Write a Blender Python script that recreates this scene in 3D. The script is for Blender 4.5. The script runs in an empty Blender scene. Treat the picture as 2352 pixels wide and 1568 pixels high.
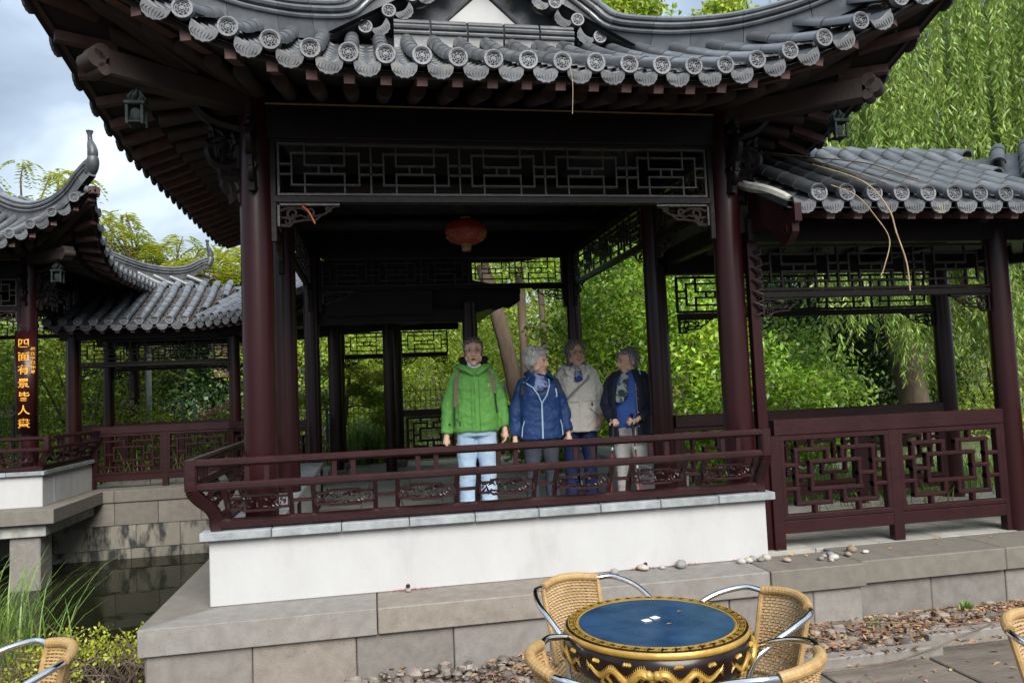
import bpy, math, random
import numpy as np
from mathutils import Vector, Matrix, noise
random.seed(7); rng = np.random.default_rng(7)
scene = bpy.context.scene
col = scene.collection
PI = math.pi

# ---------------------------------------------------------------- camera
cam_data = bpy.data.cameras.new("camera")
cam = bpy.data.objects.new("camera", cam_data); col.objects.link(cam)
def cam_axes(yaw, pitch, roll):
    f = Vector((-math.sin(yaw)*math.cos(pitch), math.cos(yaw)*math.cos(pitch), math.sin(pitch)))
    r = Vector((math.cos(yaw), math.sin(yaw), 0)); u = r.cross(f)
    c, s = math.cos(roll), math.sin(roll)
    return r*c+u*s, u*c-r*s, f
_r, _u, _f = cam_axes(math.radians(-10.5), math.radians(3.6), math.radians(-2.43))
M = Matrix((_r, _u, -_f)).transposed().to_4x4(); M.translation = Vector((0, 0, 1.6))
cam.matrix_world = M
cam_data.sensor_width = 36; cam_data.lens = 36*1735/2352
cam_data.clip_start = 0.05; cam_data.clip_end = 500
scene.camera = cam

# ---------------------------------------------------------------- light
SKY_H = 0.68
SUN_EL, SUN_AZ = 40.0, 172.0        # azimuth from +Y clockwise: behind the camera, a little left
world = bpy.data.worlds.new("World"); scene.world = world; world.use_nodes = True
nt = world.node_tree; nt.nodes.clear()
def N(t, kind, **kw):
    n = t.nodes.new(kind)
    for k, v in kw.items():
        if k.startswith('i_'):
            key = k[2:]
            key = int(key) if key.isdigit() else key.replace('_', ' ')
            n.inputs[key].default_value = v
        else: setattr(n, k, v)
    return n
out = N(nt, 'ShaderNodeOutputWorld')
sky = N(nt, 'ShaderNodeTexSky', sky_type='NISHITA', sun_disc=False, sun_elevation=math.radians(SUN_EL),
        sun_rotation=math.radians(SUN_AZ), air_density=1.3, dust_density=2.5)
bg_sky = N(nt, 'ShaderNodeBackground', i_Strength=0.11)
nt.links.new(sky.outputs[0], bg_sky.inputs[0])
tc = N(nt, 'ShaderNodeTexCoord')
mp = N(nt, 'ShaderNodeMapping'); mp.inputs['Scale'].default_value = (1.0, 1.0, 2.4); mp.inputs['Location'].default_value = (3.1, 2.2, 0.9)
nt.links.new(tc.outputs['Generated'], mp.inputs[0])
n1 = N(nt, 'ShaderNodeTexNoise', i_Scale=2.2, i_Detail=6.0, i_Roughness=0.52, i_Distortion=0.35)
nt.links.new(mp.outputs[0], n1.inputs['Vector'])
cr = N(nt, 'ShaderNodeValToRGB')
cr.color_ramp.elements[0].position = 0.34; cr.color_ramp.elements[0].color = (0.125, 0.16, 0.205, 1)
cr.color_ramp.elements[1].position = 0.78; cr.color_ramp.elements[1].color = (0.80, 0.83, 0.86, 1)
e = cr.color_ramp.elements.new(0.50); e.color = (0.205, 0.25, 0.305, 1)
e = cr.color_ramp.elements.new(0.62); e.color = (0.37, 0.42, 0.47, 1)
nt.links.new(n1.outputs[0], cr.inputs[0])
bg_cl = N(nt, 'ShaderNodeBackground')
sx_ = N(nt, 'ShaderNodeSeparateXYZ'); nt.links.new(tc.outputs['Generated'], sx_.inputs[0])   # overcast luminance law: zenith about twice the horizon
ov = N(nt, 'ShaderNodeMapRange', i_1=0.0, i_2=1.0, i_3=SKY_H, i_4=SKY_H*2.1); nt.links.new(sx_.outputs[2], ov.inputs[0]); nt.links.new(ov.outputs[0], bg_cl.inputs[1])
nt.links.new(cr.outputs[0], bg_cl.inputs[0])
mx = N(nt, 'ShaderNodeMixShader', i_0=0.93)
nt.links.new(bg_sky.outputs[0], mx.inputs[1]); nt.links.new(bg_cl.outputs[0], mx.inputs[2])
nt.links.new(mx.outputs[0], out.inputs[0])
sd = bpy.data.lights.new("sun", 'SUN'); sd.energy = 2.2; sd.angle = math.radians(40); sd.color = (1.0, 0.96, 0.9)
sun = bpy.data.objects.new("sun", sd); col.objects.link(sun)
az, el = math.radians(SUN_AZ), math.radians(SUN_EL)
sdir = Vector((math.sin(az)*math.cos(el), math.cos(az)*math.cos(el), math.sin(el)))
sun.rotation_euler = sdir.to_track_quat('Z', 'Y').to_euler(); sun.location = sdir*30
scene.view_settings.view_transform = 'Standard'; scene.view_settings.look = 'None'
scene.view_settings.exposure = 1.6; scene.view_settings.gamma = 1.0; scene.view_settings.use_curve_mapping = False
scene.cycles.max_bounces = 6; scene.cycles.transparent_max_bounces = 4
scene.cycles.use_adaptive_sampling = True; scene.cycles.adaptive_threshold = 0.02
scene.cycles.caustics_reflective = False; scene.cycles.caustics_refractive = False

# ---------------------------------------------------------------- materials
def mat(name, c, rough=0.6, c2=None, nscale=6.0, fac=(0.35, 0.65), bump=0.0, bscale=40.0, spec=0.5, metal=0.0,
        vary=0.0, stretch=None, c3=None, s3=2.0, t3=(0.55, 0.7), trans=0.0, isl=False, coord='Object', coat=0.0, detail=5.0):
    """base colour c mixed with c2 by noise, an optional third colour c3 in blotches, per-object value shift, bump."""
    m = bpy.data.materials.new(name); m.use_nodes = True; t = m.node_tree
    b = t.nodes['Principled BSDF']; L = t.links.new
    b.inputs['Roughness'].default_value = rough; b.inputs['Metallic'].default_value = metal
    b.inputs['Specular IOR Level'].default_value = spec
    if coat: b.inputs['Coat Weight'].default_value = coat; b.inputs['Coat Roughness'].default_value = 0.15
    tcn = N(t, 'ShaderNodeTexCoord'); vec = tcn.outputs[coord]
    if vary or stretch:
        mpn = N(t, 'ShaderNodeMapping')
        if stretch: mpn.inputs['Scale'].default_value = stretch
        L(vec, mpn.inputs[0]); vec = mpn.outputs[0]
        oi = N(t, 'ShaderNodeObjectInfo'); mu = N(t, 'ShaderNodeVectorMath', operation='SCALE', i_Scale=37.0)
        cx = N(t, 'ShaderNodeCombineXYZ')
        for k in range(3): L(oi.outputs['Random'], cx.inputs[k])
        L(cx.outputs[0], mu.inputs[0]); L(mu.outputs[0], mpn.inputs['Location'])
    base = None
    rgb = N(t, 'ShaderNodeRGB'); rgb.outputs[0].default_value = (*c, 1); base = rgb.outputs[0]
    if c2 is not None:
        n = N(t, 'ShaderNodeTexNoise', i_Scale=nscale, i_Detail=detail, i_Roughness=0.6); L(vec, n.inputs['Vector'])
        r = N(t, 'ShaderNodeValToRGB'); r.color_ramp.elements[0].position = fac[0]; r.color_ramp.elements[1].position = fac[1]
        r.color_ramp.elements[0].color = (*c, 1); r.color_ramp.elements[1].color = (*c2, 1)
        L(n.outputs[0], r.inputs[0]); base = r.outputs[0]
    if c3 is not None:
        n = N(t, 'ShaderNodeTexNoise', i_Scale=s3, i_Detail=7.0, i_Roughness=0.65); L(vec, n.inputs['Vector'])
        r = N(t, 'ShaderNodeMapRange', i_1=t3[0], i_2=t3[1]); L(n.outputs[0], r.inputs[0])
        mm = N(t, 'ShaderNodeMix', data_type='RGBA'); L(r.outputs[0], mm.inputs[0]); L(base, mm.inputs[6]); mm.inputs[7].default_value = (*c3, 1)
        base = mm.outputs[2]
    if vary or isl:
        hs = N(t, 'ShaderNodeHueSaturation')
        if isl: src = N(t, 'ShaderNodeNewGeometry').outputs['Random Per Island']
        else: src = N(t, 'ShaderNodeObjectInfo').outputs['Random']
        v = vary or 0.35
        mr = N(t, 'ShaderNodeMapRange', i_3=1-v, i_4=1+v); L(src, mr.inputs[0]); L(mr.outputs[0], hs.inputs['Value'])
        if isl:
            mh = N(t, 'ShaderNodeMath', operation='MULTIPLY', i_1=7.31); L(src, mh.inputs[0])
            fr = N(t, 'ShaderNodeMath', operation='FRACT'); L(mh.outputs[0], fr.inputs[0])
            m2 = N(t, 'ShaderNodeMapRange', i_3=0.475, i_4=0.515); L(fr.outputs[0], m2.inputs[0]); L(m2.outputs[0], hs.inputs['Hue'])
        L(base, hs.inputs['Color']); base = hs.outputs[0]
    L(base, b.inputs['Base Color'])
    if bump:
        n = N(t, 'ShaderNodeTexNoise', i_Scale=bscale, i_Detail=4.0); L(vec, n.inputs['Vector'])
        bp = N(t, 'ShaderNodeBump', i_Strength=bump, i_Distance=0.01); L(n.outputs[0], bp.inputs['Height']); L(bp.outputs[0], b.inputs['Normal'])
    if trans:
        o = t.nodes['Material Output']; tr = N(t, 'ShaderNodeBsdfTranslucent'); L(base, tr.inputs[0])
        ms = N(t, 'ShaderNodeMixShader', i_0=trans); L(b.outputs[0], ms.inputs[1]); L(tr.outputs[0], ms.inputs[2]); L(ms.outputs[0], o.inputs[0])
    return m
MT = {}
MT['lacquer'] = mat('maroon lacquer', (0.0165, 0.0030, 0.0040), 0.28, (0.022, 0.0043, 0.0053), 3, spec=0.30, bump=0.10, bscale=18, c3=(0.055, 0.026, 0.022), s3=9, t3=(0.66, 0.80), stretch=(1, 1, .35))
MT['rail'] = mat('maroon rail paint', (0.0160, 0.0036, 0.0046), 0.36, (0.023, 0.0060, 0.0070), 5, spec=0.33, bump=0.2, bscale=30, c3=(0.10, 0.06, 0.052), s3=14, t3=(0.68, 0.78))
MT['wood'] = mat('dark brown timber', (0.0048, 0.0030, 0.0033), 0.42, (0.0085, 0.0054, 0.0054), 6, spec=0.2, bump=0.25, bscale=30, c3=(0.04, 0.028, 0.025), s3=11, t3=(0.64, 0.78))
MT['fret_wood'] = mat('greyed lattice timber', (0.022, 0.014, 0.014), 0.34, (0.038, 0.027, 0.026), 9, bump=0.2)  # paler than the other timber: the lattice's sheen is put into its colour
MT['rafter'] = mat('weathered rafter end', (0.020, 0.012, 0.0105), 0.7, (0.032, 0.020, 0.017), 8, bump=0.3, vary=0.25)
MT['red_end'] = mat('faded red rafter paint', (0.06, 0.026, 0.026), 0.65, (0.10, 0.055, 0.048), 14, bump=0.25, vary=0.3)
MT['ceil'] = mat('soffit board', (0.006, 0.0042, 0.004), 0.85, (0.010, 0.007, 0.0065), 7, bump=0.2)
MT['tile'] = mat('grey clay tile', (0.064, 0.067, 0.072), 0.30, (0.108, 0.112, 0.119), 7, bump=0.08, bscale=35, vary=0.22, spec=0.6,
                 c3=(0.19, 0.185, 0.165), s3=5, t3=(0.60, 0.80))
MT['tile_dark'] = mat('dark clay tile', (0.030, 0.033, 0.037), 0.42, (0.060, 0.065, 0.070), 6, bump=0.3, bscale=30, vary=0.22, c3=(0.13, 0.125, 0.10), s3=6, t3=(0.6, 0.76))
MT['disc'] = mat('grey moulded tile end', (0.078, 0.084, 0.095), 0.5, (0.125, 0.132, 0.145), 12, bump=0.35, bscale=60, vary=0.2, c3=(0.22, 0.21, 0.18), s3=7, t3=(0.6, 0.74))
MT['drip'] = mat('weathered drip tile', (0.062, 0.067, 0.075), 0.62, (0.105, 0.110, 0.118), 12, bump=0.3, bscale=60, vary=0.3, spec=0.3, c3=(0.15, 0.145, 0.115), s3=9, t3=(0.58, 0.72))
MT['mortar'] = mat('pale mortar', (0.36, 0.36, 0.33), 0.85, (0.22, 0.22, 0.20), 9, bump=0.4)
MT['plaster'] = mat('white lime plaster',  (0.40, 0.402, 0.402), 0.9, (0.365, 0.365, 0.362), 2.5, bump=0.8, bscale=7, stretch=(1, 1, .5), c3=(0.30, 0.295, 0.28), s3=2.6, t3=(0.57, 0.86), detail=8)
MT['coping'] = mat('blue grey slate coping', (0.16, 0.175, 0.185), 0.55, (0.27, 0.29, 0.30), 9, bump=0.3, vary=0.12, c3=(0.5, 0.5, 0.48), s3=8, t3=(0.70, 0.78))
MT['granite'] = mat('grey pink granite', (0.145, 0.132, 0.118), 0.8, (0.19, 0.175, 0.158), 14.0, bump=0.35, bscale=260, vary=0.14, c3=(0.09, 0.08, 0.07), s3=60, t3=(0.60, 0.74))
MT['granite_top'] = mat('cream granite coping', (0.165, 0.148, 0.123), 0.8, (0.13, 0.118, 0.10), 12.0, bump=0.3, bscale=240, vary=0.12, c3=(0.10, 0.088, 0.073), s3=45, t3=(0.62, 0.75))
MT['granite_pink'] = mat('brown pink granite', (0.165, 0.143, 0.121), 0.8, (0.215, 0.187, 0.160), 13, bump=0.35, bscale=250, vary=0.08, c3=(0.09, 0.07, 0.058), s3=60, t3=(0.60, 0.74))
MT['granite_grey'] = mat('blue grey granite', (0.168, 0.156, 0.142), 0.8, (0.215, 0.202, 0.185), 13, bump=0.35, bscale=250, vary=0.08, c3=(0.085, 0.083, 0.08), s3=60, t3=(0.60, 0.74))
MT['wetstone'] = mat('stained pond wall stone', (0.16, 0.145, 0.115), 0.75, (0.21, 0.195, 0.16), 3.0, bump=0.4, bscale=80, vary=0.10, c3=(0.022, 0.024, 0.022), s3=4.5, t3=(0.46, 0.58), stretch=(1, 1, .35))
MT['paving'] = mat('grey floor slab', (0.21, 0.205, 0.185), 0.7, (0.29, 0.28, 0.255), 5, bump=0.3, bscale=50, vary=0.15, c3=(0.26, 0.24, 0.2), s3=3, t3=(.55, .8))
MT['terrace'] = mat('brown terrace slab', (0.095, 0.078, 0.063), 0.85, (0.15, 0.125, 0.102), 6, bump=0.5, bscale=40, vary=0.12, c3=(0.07, 0.075, 0.045), s3=5, t3=(0.55, 0.72), stretch=(.5, 1.6, 1))
MT['soil'] = mat('garden soil', (0.055, 0.045, 0.03), 0.95, (0.09, 0.075, 0.05), 3, bump=0.6, bscale=20)
MT['lawn'] = mat('dull green lawn soil', (0.05, 0.07, 0.02), 0.95, (0.08, 0.10, 0.03), 4, bump=0.6, bscale=40)  # mottled dull green soil for lawn and hillside
MT['pebble'] = mat('river pebble', (0.30, 0.28, 0.25), 0.7, (0.20, 0.19, 0.18), 12, bump=0.2, vary=0.45)
MT['pebble_mix'] = mat('mixed river gravel', (0.20, 0.178, 0.152), 0.7, (0.125, 0.10, 0.08), 9, bump=0.2, isl=True, vary=0.5)
MT['dry_leaf'] = mat('dry willow leaf', (0.20, 0.105, 0.048), 0.8, (0.29, 0.19, 0.105), 9, isl=True, vary=0.55)
MT['bark'] = mat('brown bark', (0.075, 0.050, 0.034), 0.9, (0.15, 0.108, 0.078), 6, bump=1.0, bscale=14, stretch=(1, 1, .3))
MT['bark_dark'] = mat('dark bark', (0.05, 0.038, 0.028), 0.9, (0.10, 0.08, 0.06), 6, bump=0.8, bscale=14)
MT['alu'] = mat('polished aluminium', (0.72, 0.72, 0.72), 0.16, metal=1.0, bump=0.02, bscale=30)
MT['wicker'] = mat('tan wicker', (0.27, 0.165, 0.062), 0.5, (0.36, 0.235, 0.10), 20, bump=0.2, bscale=90)
MT['black'] = mat('black lacquer', (0.008, 0.004, 0.003), 0.22, (0.014, 0.007, 0.005), 6, spec=0.35)
MT['gold'] = mat('gold paint', (0.42, 0.26, 0.055), 0.38, (0.28, 0.165, 0.03), 14, metal=0.25, bump=0.2, bscale=60)
MT['blue_top'] = mat('mottled blue enamel', (0.006, 0.024, 0.070), 0.25, (0.026, 0.070, 0.15), 9, fac=(0.3, 0.75), coat=0.3, detail=9, c3=(0.06, 0.11, 0.17), s3=5, t3=(0.62, 0.85))
MT['gilt'] = mat('gilded character', (0.75, 0.36, 0.03), 0.4, (0.65, 0.28, 0.02), 12)
MT['white'] = mat('white card', (0.72, 0.73, 0.74), 0.5)
MT['red_silk'] = mat('red silk', (0.26, 0.022, 0.013), 0.5, (0.20, 0.015, 0.010), 5)
MT['bronze'] = mat('verdigris bronze', (0.012, 0.016, 0.016), 0.85, (0.026, 0.038, 0.035), 14, metal=0.0, spec=0.2, bump=0.3)
MT['fence'] = mat('dark green fence wire', (0.025, 0.055, 0.042), 0.5)
MT['pole'] = mat('galvanised pole', (0.42, 0.44, 0.44), 0.45, metal=0.4)
MT['leaf_bright'] = mat('bright leaf', (0.20,0.32,0.05), .6)
MT['twig'] = mat('straw coloured twig', (0.34, 0.26, 0.15), 0.8, (0.24, 0.17, 0.09), 20)
MT['tape'] = mat('red wire', (0.42, 0.08, 0.04), 0.6)

# water
m = bpy.data.materials.new('pond water'); m.use_nodes = True; t = m.node_tree; b = t.nodes['Principled BSDF']
b.inputs['Base Color'].default_value = (0.010, 0.011, 0.005, 1); b.inputs['Roughness'].default_value = 0.03; b.inputs['Specular IOR Level'].default_value = 0.3; b.inputs['IOR'].default_value = 1.16
n = N(t, 'ShaderNodeTexNoise', i_Scale=3.0, i_Detail=2.0); tcn = N(t, 'ShaderNodeTexCoord'); t.links.new(tcn.outputs['Object'], n.inputs['Vector'])
bp = N(t, 'ShaderNodeBump', i_Strength=0.05, i_Distance=0.05); t.links.new(n.outputs[0], bp.inputs['Height']); t.links.new(bp.outputs[0], b.inputs['Normal'])
MT['water'] = m

# ---------------------------------------------------------------- mesh helpers
def frame(d, up=Vector((0, 0, 1))):
    d = Vector(d).normalized()
    if abs(d.dot(up)) > 0.995: up = Vector((0, 1, 0))
    x = d.cross(up).normalized(); z = x.cross(d).normalized()
    return x, z
class MB:
    def __init__(s): s.v = []; s.f = []
    def add(s, vs, fs):
        o = len(s.v); s.v += [tuple(v) for v in vs]; s.f += [tuple(i+o for i in f) for f in fs]; return s
    def box(s, c, size, rz=0.0, ch=0.0):
        cx, cy, cz = c; a, b_, h = size[0]/2, size[1]/2, size[2]/2
        co, si = math.cos(rz), math.sin(rz)
        if ch <= 0:
            P = [(x, y, z) for z in (-h, h) for x, y in ((-a, -b_), (a, -b_), (a, b_), (-a, b_))]
            F = [(3, 2, 1, 0), (4, 5, 6, 7), (0, 1, 5, 4), (1, 2, 6, 5), (2, 3, 7, 6), (3, 0, 4, 7)]
        else:
            P = []
            for z, k in ((-h, ch), (-h+ch, 0), (h-ch, 0), (h, ch)):
                A, B = a-k, b_-k
                c8 = min(ch, A*.9, B*.9)
                P += [(-A+c8, -B, z), (A-c8, -B, z), (A, -B+c8, z), (A, B-c8, z), (A-c8, B, z), (-A+c8, B, z), (-A, B-c8, z), (-A, -B+c8, z)]
            F = [tuple(range(7, -1, -1)), tuple(range(24, 32))]
            for r in range(3):
                for i in range(8):
                    j = (i+1) % 8; F.append((r*8+i, r*8+j, r*8+8+j, r*8+8+i))
        return s.add([(cx+x*co-y*si, cy+x*si+y*co, cz+z) for x, y, z in P], F)
    def bar(s, p, q, w, h, up=Vector((0, 0, 1)), ch=0.0):
        p, q = Vector(p), Vector(q); x, z = frame(q-p, up)
        if ch > 0:
            sec = [(-w/2+ch, -h/2), (w/2-ch, -h/2), (w/2, -h/2+ch), (w/2, h/2-ch), (w/2-ch, h/2), (-w/2+ch, h/2), (-w/2, h/2-ch), (-w/2, -h/2+ch)]
        else: sec = [(-w/2, -h/2), (w/2, -h/2), (w/2, h/2), (-w/2, h/2)]
        n = len(sec); V = [p+x*a+z*b for a, b in sec]+[q+x*a+z*b for a, b in sec]
        F = [tuple(range(n)), tuple(range(2*n-1, n-1, -1))]+[(i, n+i, n+(i+1) % n, (i+1) % n) for i in range(n)]
        return s.add(V, F)
    def tube(s, pts, r, n=8, cap=True, up=Vector((0, 0, 1)), flat=1.0):
        pts = [Vector(p) for p in pts]; m = len(pts)
        rs = r if hasattr(r, '__len__') else [r]*m
        V = []
        px = None
        for i, p in enumerate(pts):
            d = (pts[min(i+1, m-1)]-pts[max(i-1, 0)])
            if d.length < 1e-9: d = Vector((0, 0, 1))
            d.normalize()
            if px is None: px, pz = frame(d, up)
            else:
                px = (px-d*px.dot(d)).normalized(); pz = px.cross(d).normalized()
            for k in range(n):
                a = 2*PI*k/n; V.append(p+px*(math.cos(a)*rs[i])+pz*(math.sin(a)*rs[i]*flat))
        F = []
        for i in range(m-1):
            for k in range(n):
                j = (k+1) % n; F.append((i*n+k, i*n+j, (i+1)*n+j, (i+1)*n+k))
        if cap: F += [tuple(range(n-1, -1, -1)), tuple(range((m-1)*n, m*n))]
        return s.add(V, F)
    def lathe(s, prof, c=(0, 0, 0), n=24, sx=1.0, sy=1.0, cap=False):
        V = []; F = []
        for r, z in prof:
            for k in range(n):
                a = 2*PI*k/n; V.append((c[0]+r*math.cos(a)*sx, c[1]+r*math.sin(a)*sy, c[2]+z))
        for i in range(len(prof)-1):
            for k in range(n):
                j = (k+1) % n; F.append((i*n+k, i*n+j, (i+1)*n+j, (i+1)*n+k))
        if cap: F += [tuple(range(n-1, -1, -1)), tuple(range((len(prof)-1)*n, len(prof)*n))]
        return s.add(V, F)
    def ball(s, c, r, n=10, m=7, rot=None):
        rr = r if hasattr(r, '__len__') else (r, r, r); V = []; F = []
        for i in range(m+1):
            th = PI*i/m
            for k in range(n):
                a = 2*PI*k/n; v = Vector((rr[0]*math.sin(th)*math.cos(a), rr[1]*math.sin(th)*math.sin(a), rr[2]*math.cos(th)))
                if rot is not None: v = rot @ v
                V.append(Vector(c)+v)
        for i in range(m):
            for k in range(n):
                j = (k+1) % n; F.append((i*n+k, (i+1)*n+k, (i+1)*n+j, i*n+j))
        return s.add(V, F)
    def prism(s, poly, o, ax, ay, depth):
        """polygon (2D) spanned by ax, ay at o, extruded by vector depth"""
        o, ax, ay, d = Vector(o), Vector(ax), Vector(ay), Vector(depth); n = len(poly)
        V = [o+ax*a+ay*b for a, b in poly]; V += [v+d for v in V]
        F = [tuple(range(n)), tuple(range(2*n-1, n-1, -1))]+[(i, i+n, (i+1) % n+n, (i+1) % n) for i in range(n)]
        return s.add(V, F)
    def grid(s, P, closed=False):
        """P[i][j] rows of points"""
        n, m = len(P), len(P[0]); V = [p for row in P for p in row]; F = []
        for i in range(n-1):
            for j in range(m-1 if not closed else m):
                k = (j+1) % m; F.append((i*m+j, i*m+k, (i+1)*m+k, (i+1)*m+j))
        return s.add(V, F)
    def mesh(s, name, m=None, smooth=False):
        me = bpy.data.meshes.new(name); me.from_pydata([tuple(v) for v in s.v], [], s.f)
        if smooth: me.polygons.foreach_set('use_smooth', [True]*len(me.polygons))
        if m is not None: me.materials.append(MT[m] if isinstance(m, str) else m)
        me.update(); return me
    def build(s, name, m=None, parent=None, smooth=False, loc=None, bevel=0.0, fix=True):
        me = s.mesh(name, m, smooth)
        if fix: recalc(me)
        if smooth == 'auto' or smooth is True: me.set_sharp_from_angle(angle=math.radians(42))
        o = bpy.data.objects.new(name, me); col.objects.link(o)
        if parent is not None: o.parent = parent
        if loc is not None: o.location = loc
        if bevel:
            bm_ = o.modifiers.new('bevel', 'BEVEL'); bm_.width = bevel; bm_.segments = 2; bm_.limit_method = 'ANGLE'
        return o
import bmesh
def recalc(me):
    bm = bmesh.new(); bm.from_mesh(me); bmesh.ops.recalc_face_normals(bm, faces=bm.faces); bm.to_mesh(me); bm.free()
def obj(name, me, parent=None, mw=None, loc=None):
    o = bpy.data.objects.new(name, me); col.objects.link(o)
    if parent is not None: o.parent = parent
    if mw is not None: o.matrix_local = mw
    if loc is not None: o.location = loc
    return o
def empty(name, loc=(0, 0, 0), rz=0.0, parent=None):
    o = bpy.data.objects.new(name, None); col.objects.link(o); o.empty_display_size = 0.2
    o.location = loc; o.rotation_euler = (0, 0, rz)
    if parent is not None: o.parent = parent
    return o
def tag(o, label=None, cat=None, group=None, kind=None):
    if label: o['label'] = label
    if cat: o['category'] = cat
    if group: o['group'] = group
    if kind: o['kind'] = kind
    return o
def orient(pos, ydir, up, sy=1.0, sx=1.0, sz=1.0):
    y = Vector(ydir).normalized(); x = y.cross(Vector(up)).normalized(); z = x.cross(y)
    m = Matrix((x*sx, y*sy, z*sz)).transposed().to_4x4(); m.translation = Vector(pos); return m
def lerp(a, b, t): return a+(b-a)*t
def catmull(pts, n):
    P = [Vector(p) for p in pts]; out_ = []
    for i in range(len(P)-1):
        p0, p1, p2, p3 = P[max(i-1, 0)], P[i], P[i+1], P[min(i+2, len(P)-1)]
        for k in range(n):
            t = k/n
            out_.append(0.5*((2*p1)+(p2-p0)*t+(2*p0-5*p1+4*p2-p3)*t*t+(3*p1-p0-3*p2+p3)*t**3))
    out_.append(P[-1]); return out_
def quads(name, V, m, parent=None, k=4):
    """many separate k-gons; V is an (n*k,3) array"""
    V = np.asarray(V, dtype=np.float32).reshape(-1, 3); n = len(V)//k
    me = bpy.data.meshes.new(name); me.vertices.add(n*k); me.vertices.foreach_set('co', V.ravel())
    me.loops.add(n*k); me.loops.foreach_set('vertex_index', np.arange(n*k, dtype=np.int32))
    me.polygons.add(n); me.polygons.foreach_set('loop_start', np.arange(0, n*k, k, dtype=np.int32))
    me.materials.append(MT[m] if isinstance(m, str) else m); me.update(calc_edges=True)
    o = bpy.data.objects.new(name, me); col.objects.link(o)
    if parent is not None: o.parent = parent
    return o
# ================================================================ shared tile meshes
def arc_tile(r0, r1, L, n=10, a0=-100, a1=100, lip=True):
    mb = MB(); rows = []
    for y, r in ((0, r0), (L*.94, r1), (L*.955, r1*1.025), (L, r1*1.025)) if lip else ((0, r0), (L, r1)):
        rows.append([(r*math.sin(math.radians(lerp(a0, a1, k/n))), y, r*math.cos(math.radians(lerp(a0, a1, k/n)))) for k in range(n+1)])
    mb.grid(rows)
    rr = r1*1.025 if lip else r1
    fr = [(rr*math.sin(math.radians(lerp(a0, a1, k/n))), L, rr*math.cos(math.radians(lerp(a0, a1, k/n)))) for k in range(n+1)]
    inn = [(x*.78, L, z*.78) for x, y, z in fr]; inb = [(x*.78, 0, z*.78) for x, y, z in fr]
    mb.grid([fr, inn, inb]); return mb
ROLL_L = 0.215
def roll_mesh(r, m, dark=False):
    me = arc_tile(r*.93, r, ROLL_L).mesh('roll_tile', m); me.polygons.foreach_set('use_smooth', [True]*len(me.polygons)); me.set_sharp_from_angle(angle=math.radians(40)); return me
def disc_mesh(r, m):
    mb = MB(); prof = [(0.001, .006), (r*.16, .006), (r*.18, .001), (r*.30, .001), (r*.72, .0), (r*.76, .007), (r*.97, .007), (r, .002), (r, -.03)]
    n = 20; V = []; F = []
    for rr, h in prof:
        for k in range(n):
            a = 2*PI*k/n; V.append((rr*math.cos(a), h, rr*math.sin(a)))
    for i in range(len(prof)-1):
        for k in range(n):
            j = (k+1) % n; F.append((i*n+k, i*n+j, (i+1)*n+j, (i+1)*n+k))
    mb.add(V, F)
    for k in range(8):       # raised blossom
        a = 2*PI*k/8
        for rr, w in ((.34, .10), (.55, .16)):
            a2 = a+(.2 if rr > .5 else 0)
            c = Vector((math.cos(a2)*r*rr, .004, math.sin(a2)*r*rr)); t_ = Vector((-math.sin(a2), 0, math.cos(a2)))*r*w; q = Vector((math.cos(a2), 0, math.sin(a2)))*r*.06
            mb.add([c-t_-q, c+t_-q, c+t_+q, c-t_+q, c+Vector((0, .006, 0))], [(0, 1, 4), (1, 2, 4), (2, 3, 4), (3, 0, 4)])
    me = mb.mesh('tile_end', m); recalc(me); return me
def drip_mesh(w, h, m):
    top = [(-w/2+w*k/8, -0.30*h*math.sin(PI*k/8)) for k in range(9)]
    bot = []
    for k in range(15):
        t_ = k/14; x = w/2*math.cos(PI*t_)*.98; z = -h*(.12+.88*math.sin(PI*t_)**.75)+(.05*h if k % 2 else 0)
        bot.append((x, z))
    poly = top+bot
    mb = MB().prism(poly, (0, 0, 0), (1, 0, 0), (0, 0, 1), (0, -.014, 0))
    ins = [(x*.72, z*.70-.12*h) for x, z in poly]
    n = len(poly)
    mb.add([(x, .003, z) for x, z in ins]+[(x*.9, .003, z*.93-.01*h) for x, z in ins], [])
    for k in range(7):
        x = (k-3)*w*.11; mb.tube([(x, .001, -h*.42), (x*1.1+.004, .004, -h*.58), (x*.8, .001, -h*(.82-.03*abs(k-3)))], .0025, 4, False)
    # the tile body behind the lip: a shallow trough
    rows = []
    for y in (0, -.16):
        rows.append([(-w/2+w*k/8, y, -0.30*h*math.sin(PI*k/8)) for k in range(9)])
    mb.grid(rows)
    me = mb.mesh('drip_tile', m); recalc(me); return me
R_ROLL = 0.052
ME_ROLL = {k: roll_mesh(R_ROLL, k) for k in ('tile', 'tile_dark')}
ME_ROLL2 = {k: roll_mesh(.058, k) for k in ('tile', 'tile_dark')}
ME_DISC = disc_mesh(.0565, 'disc'); ME_DISC2 = disc_mesh(.060, 'disc')
ME_DRIP = drip_mesh(.152, .102, 'drip'); ME_RAFT = MB().box((0, 0, 0), (.055, .30, .05)).mesh('flying_rafter', 'red_end')
ZE = Vector((0, 0, 1))
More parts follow.
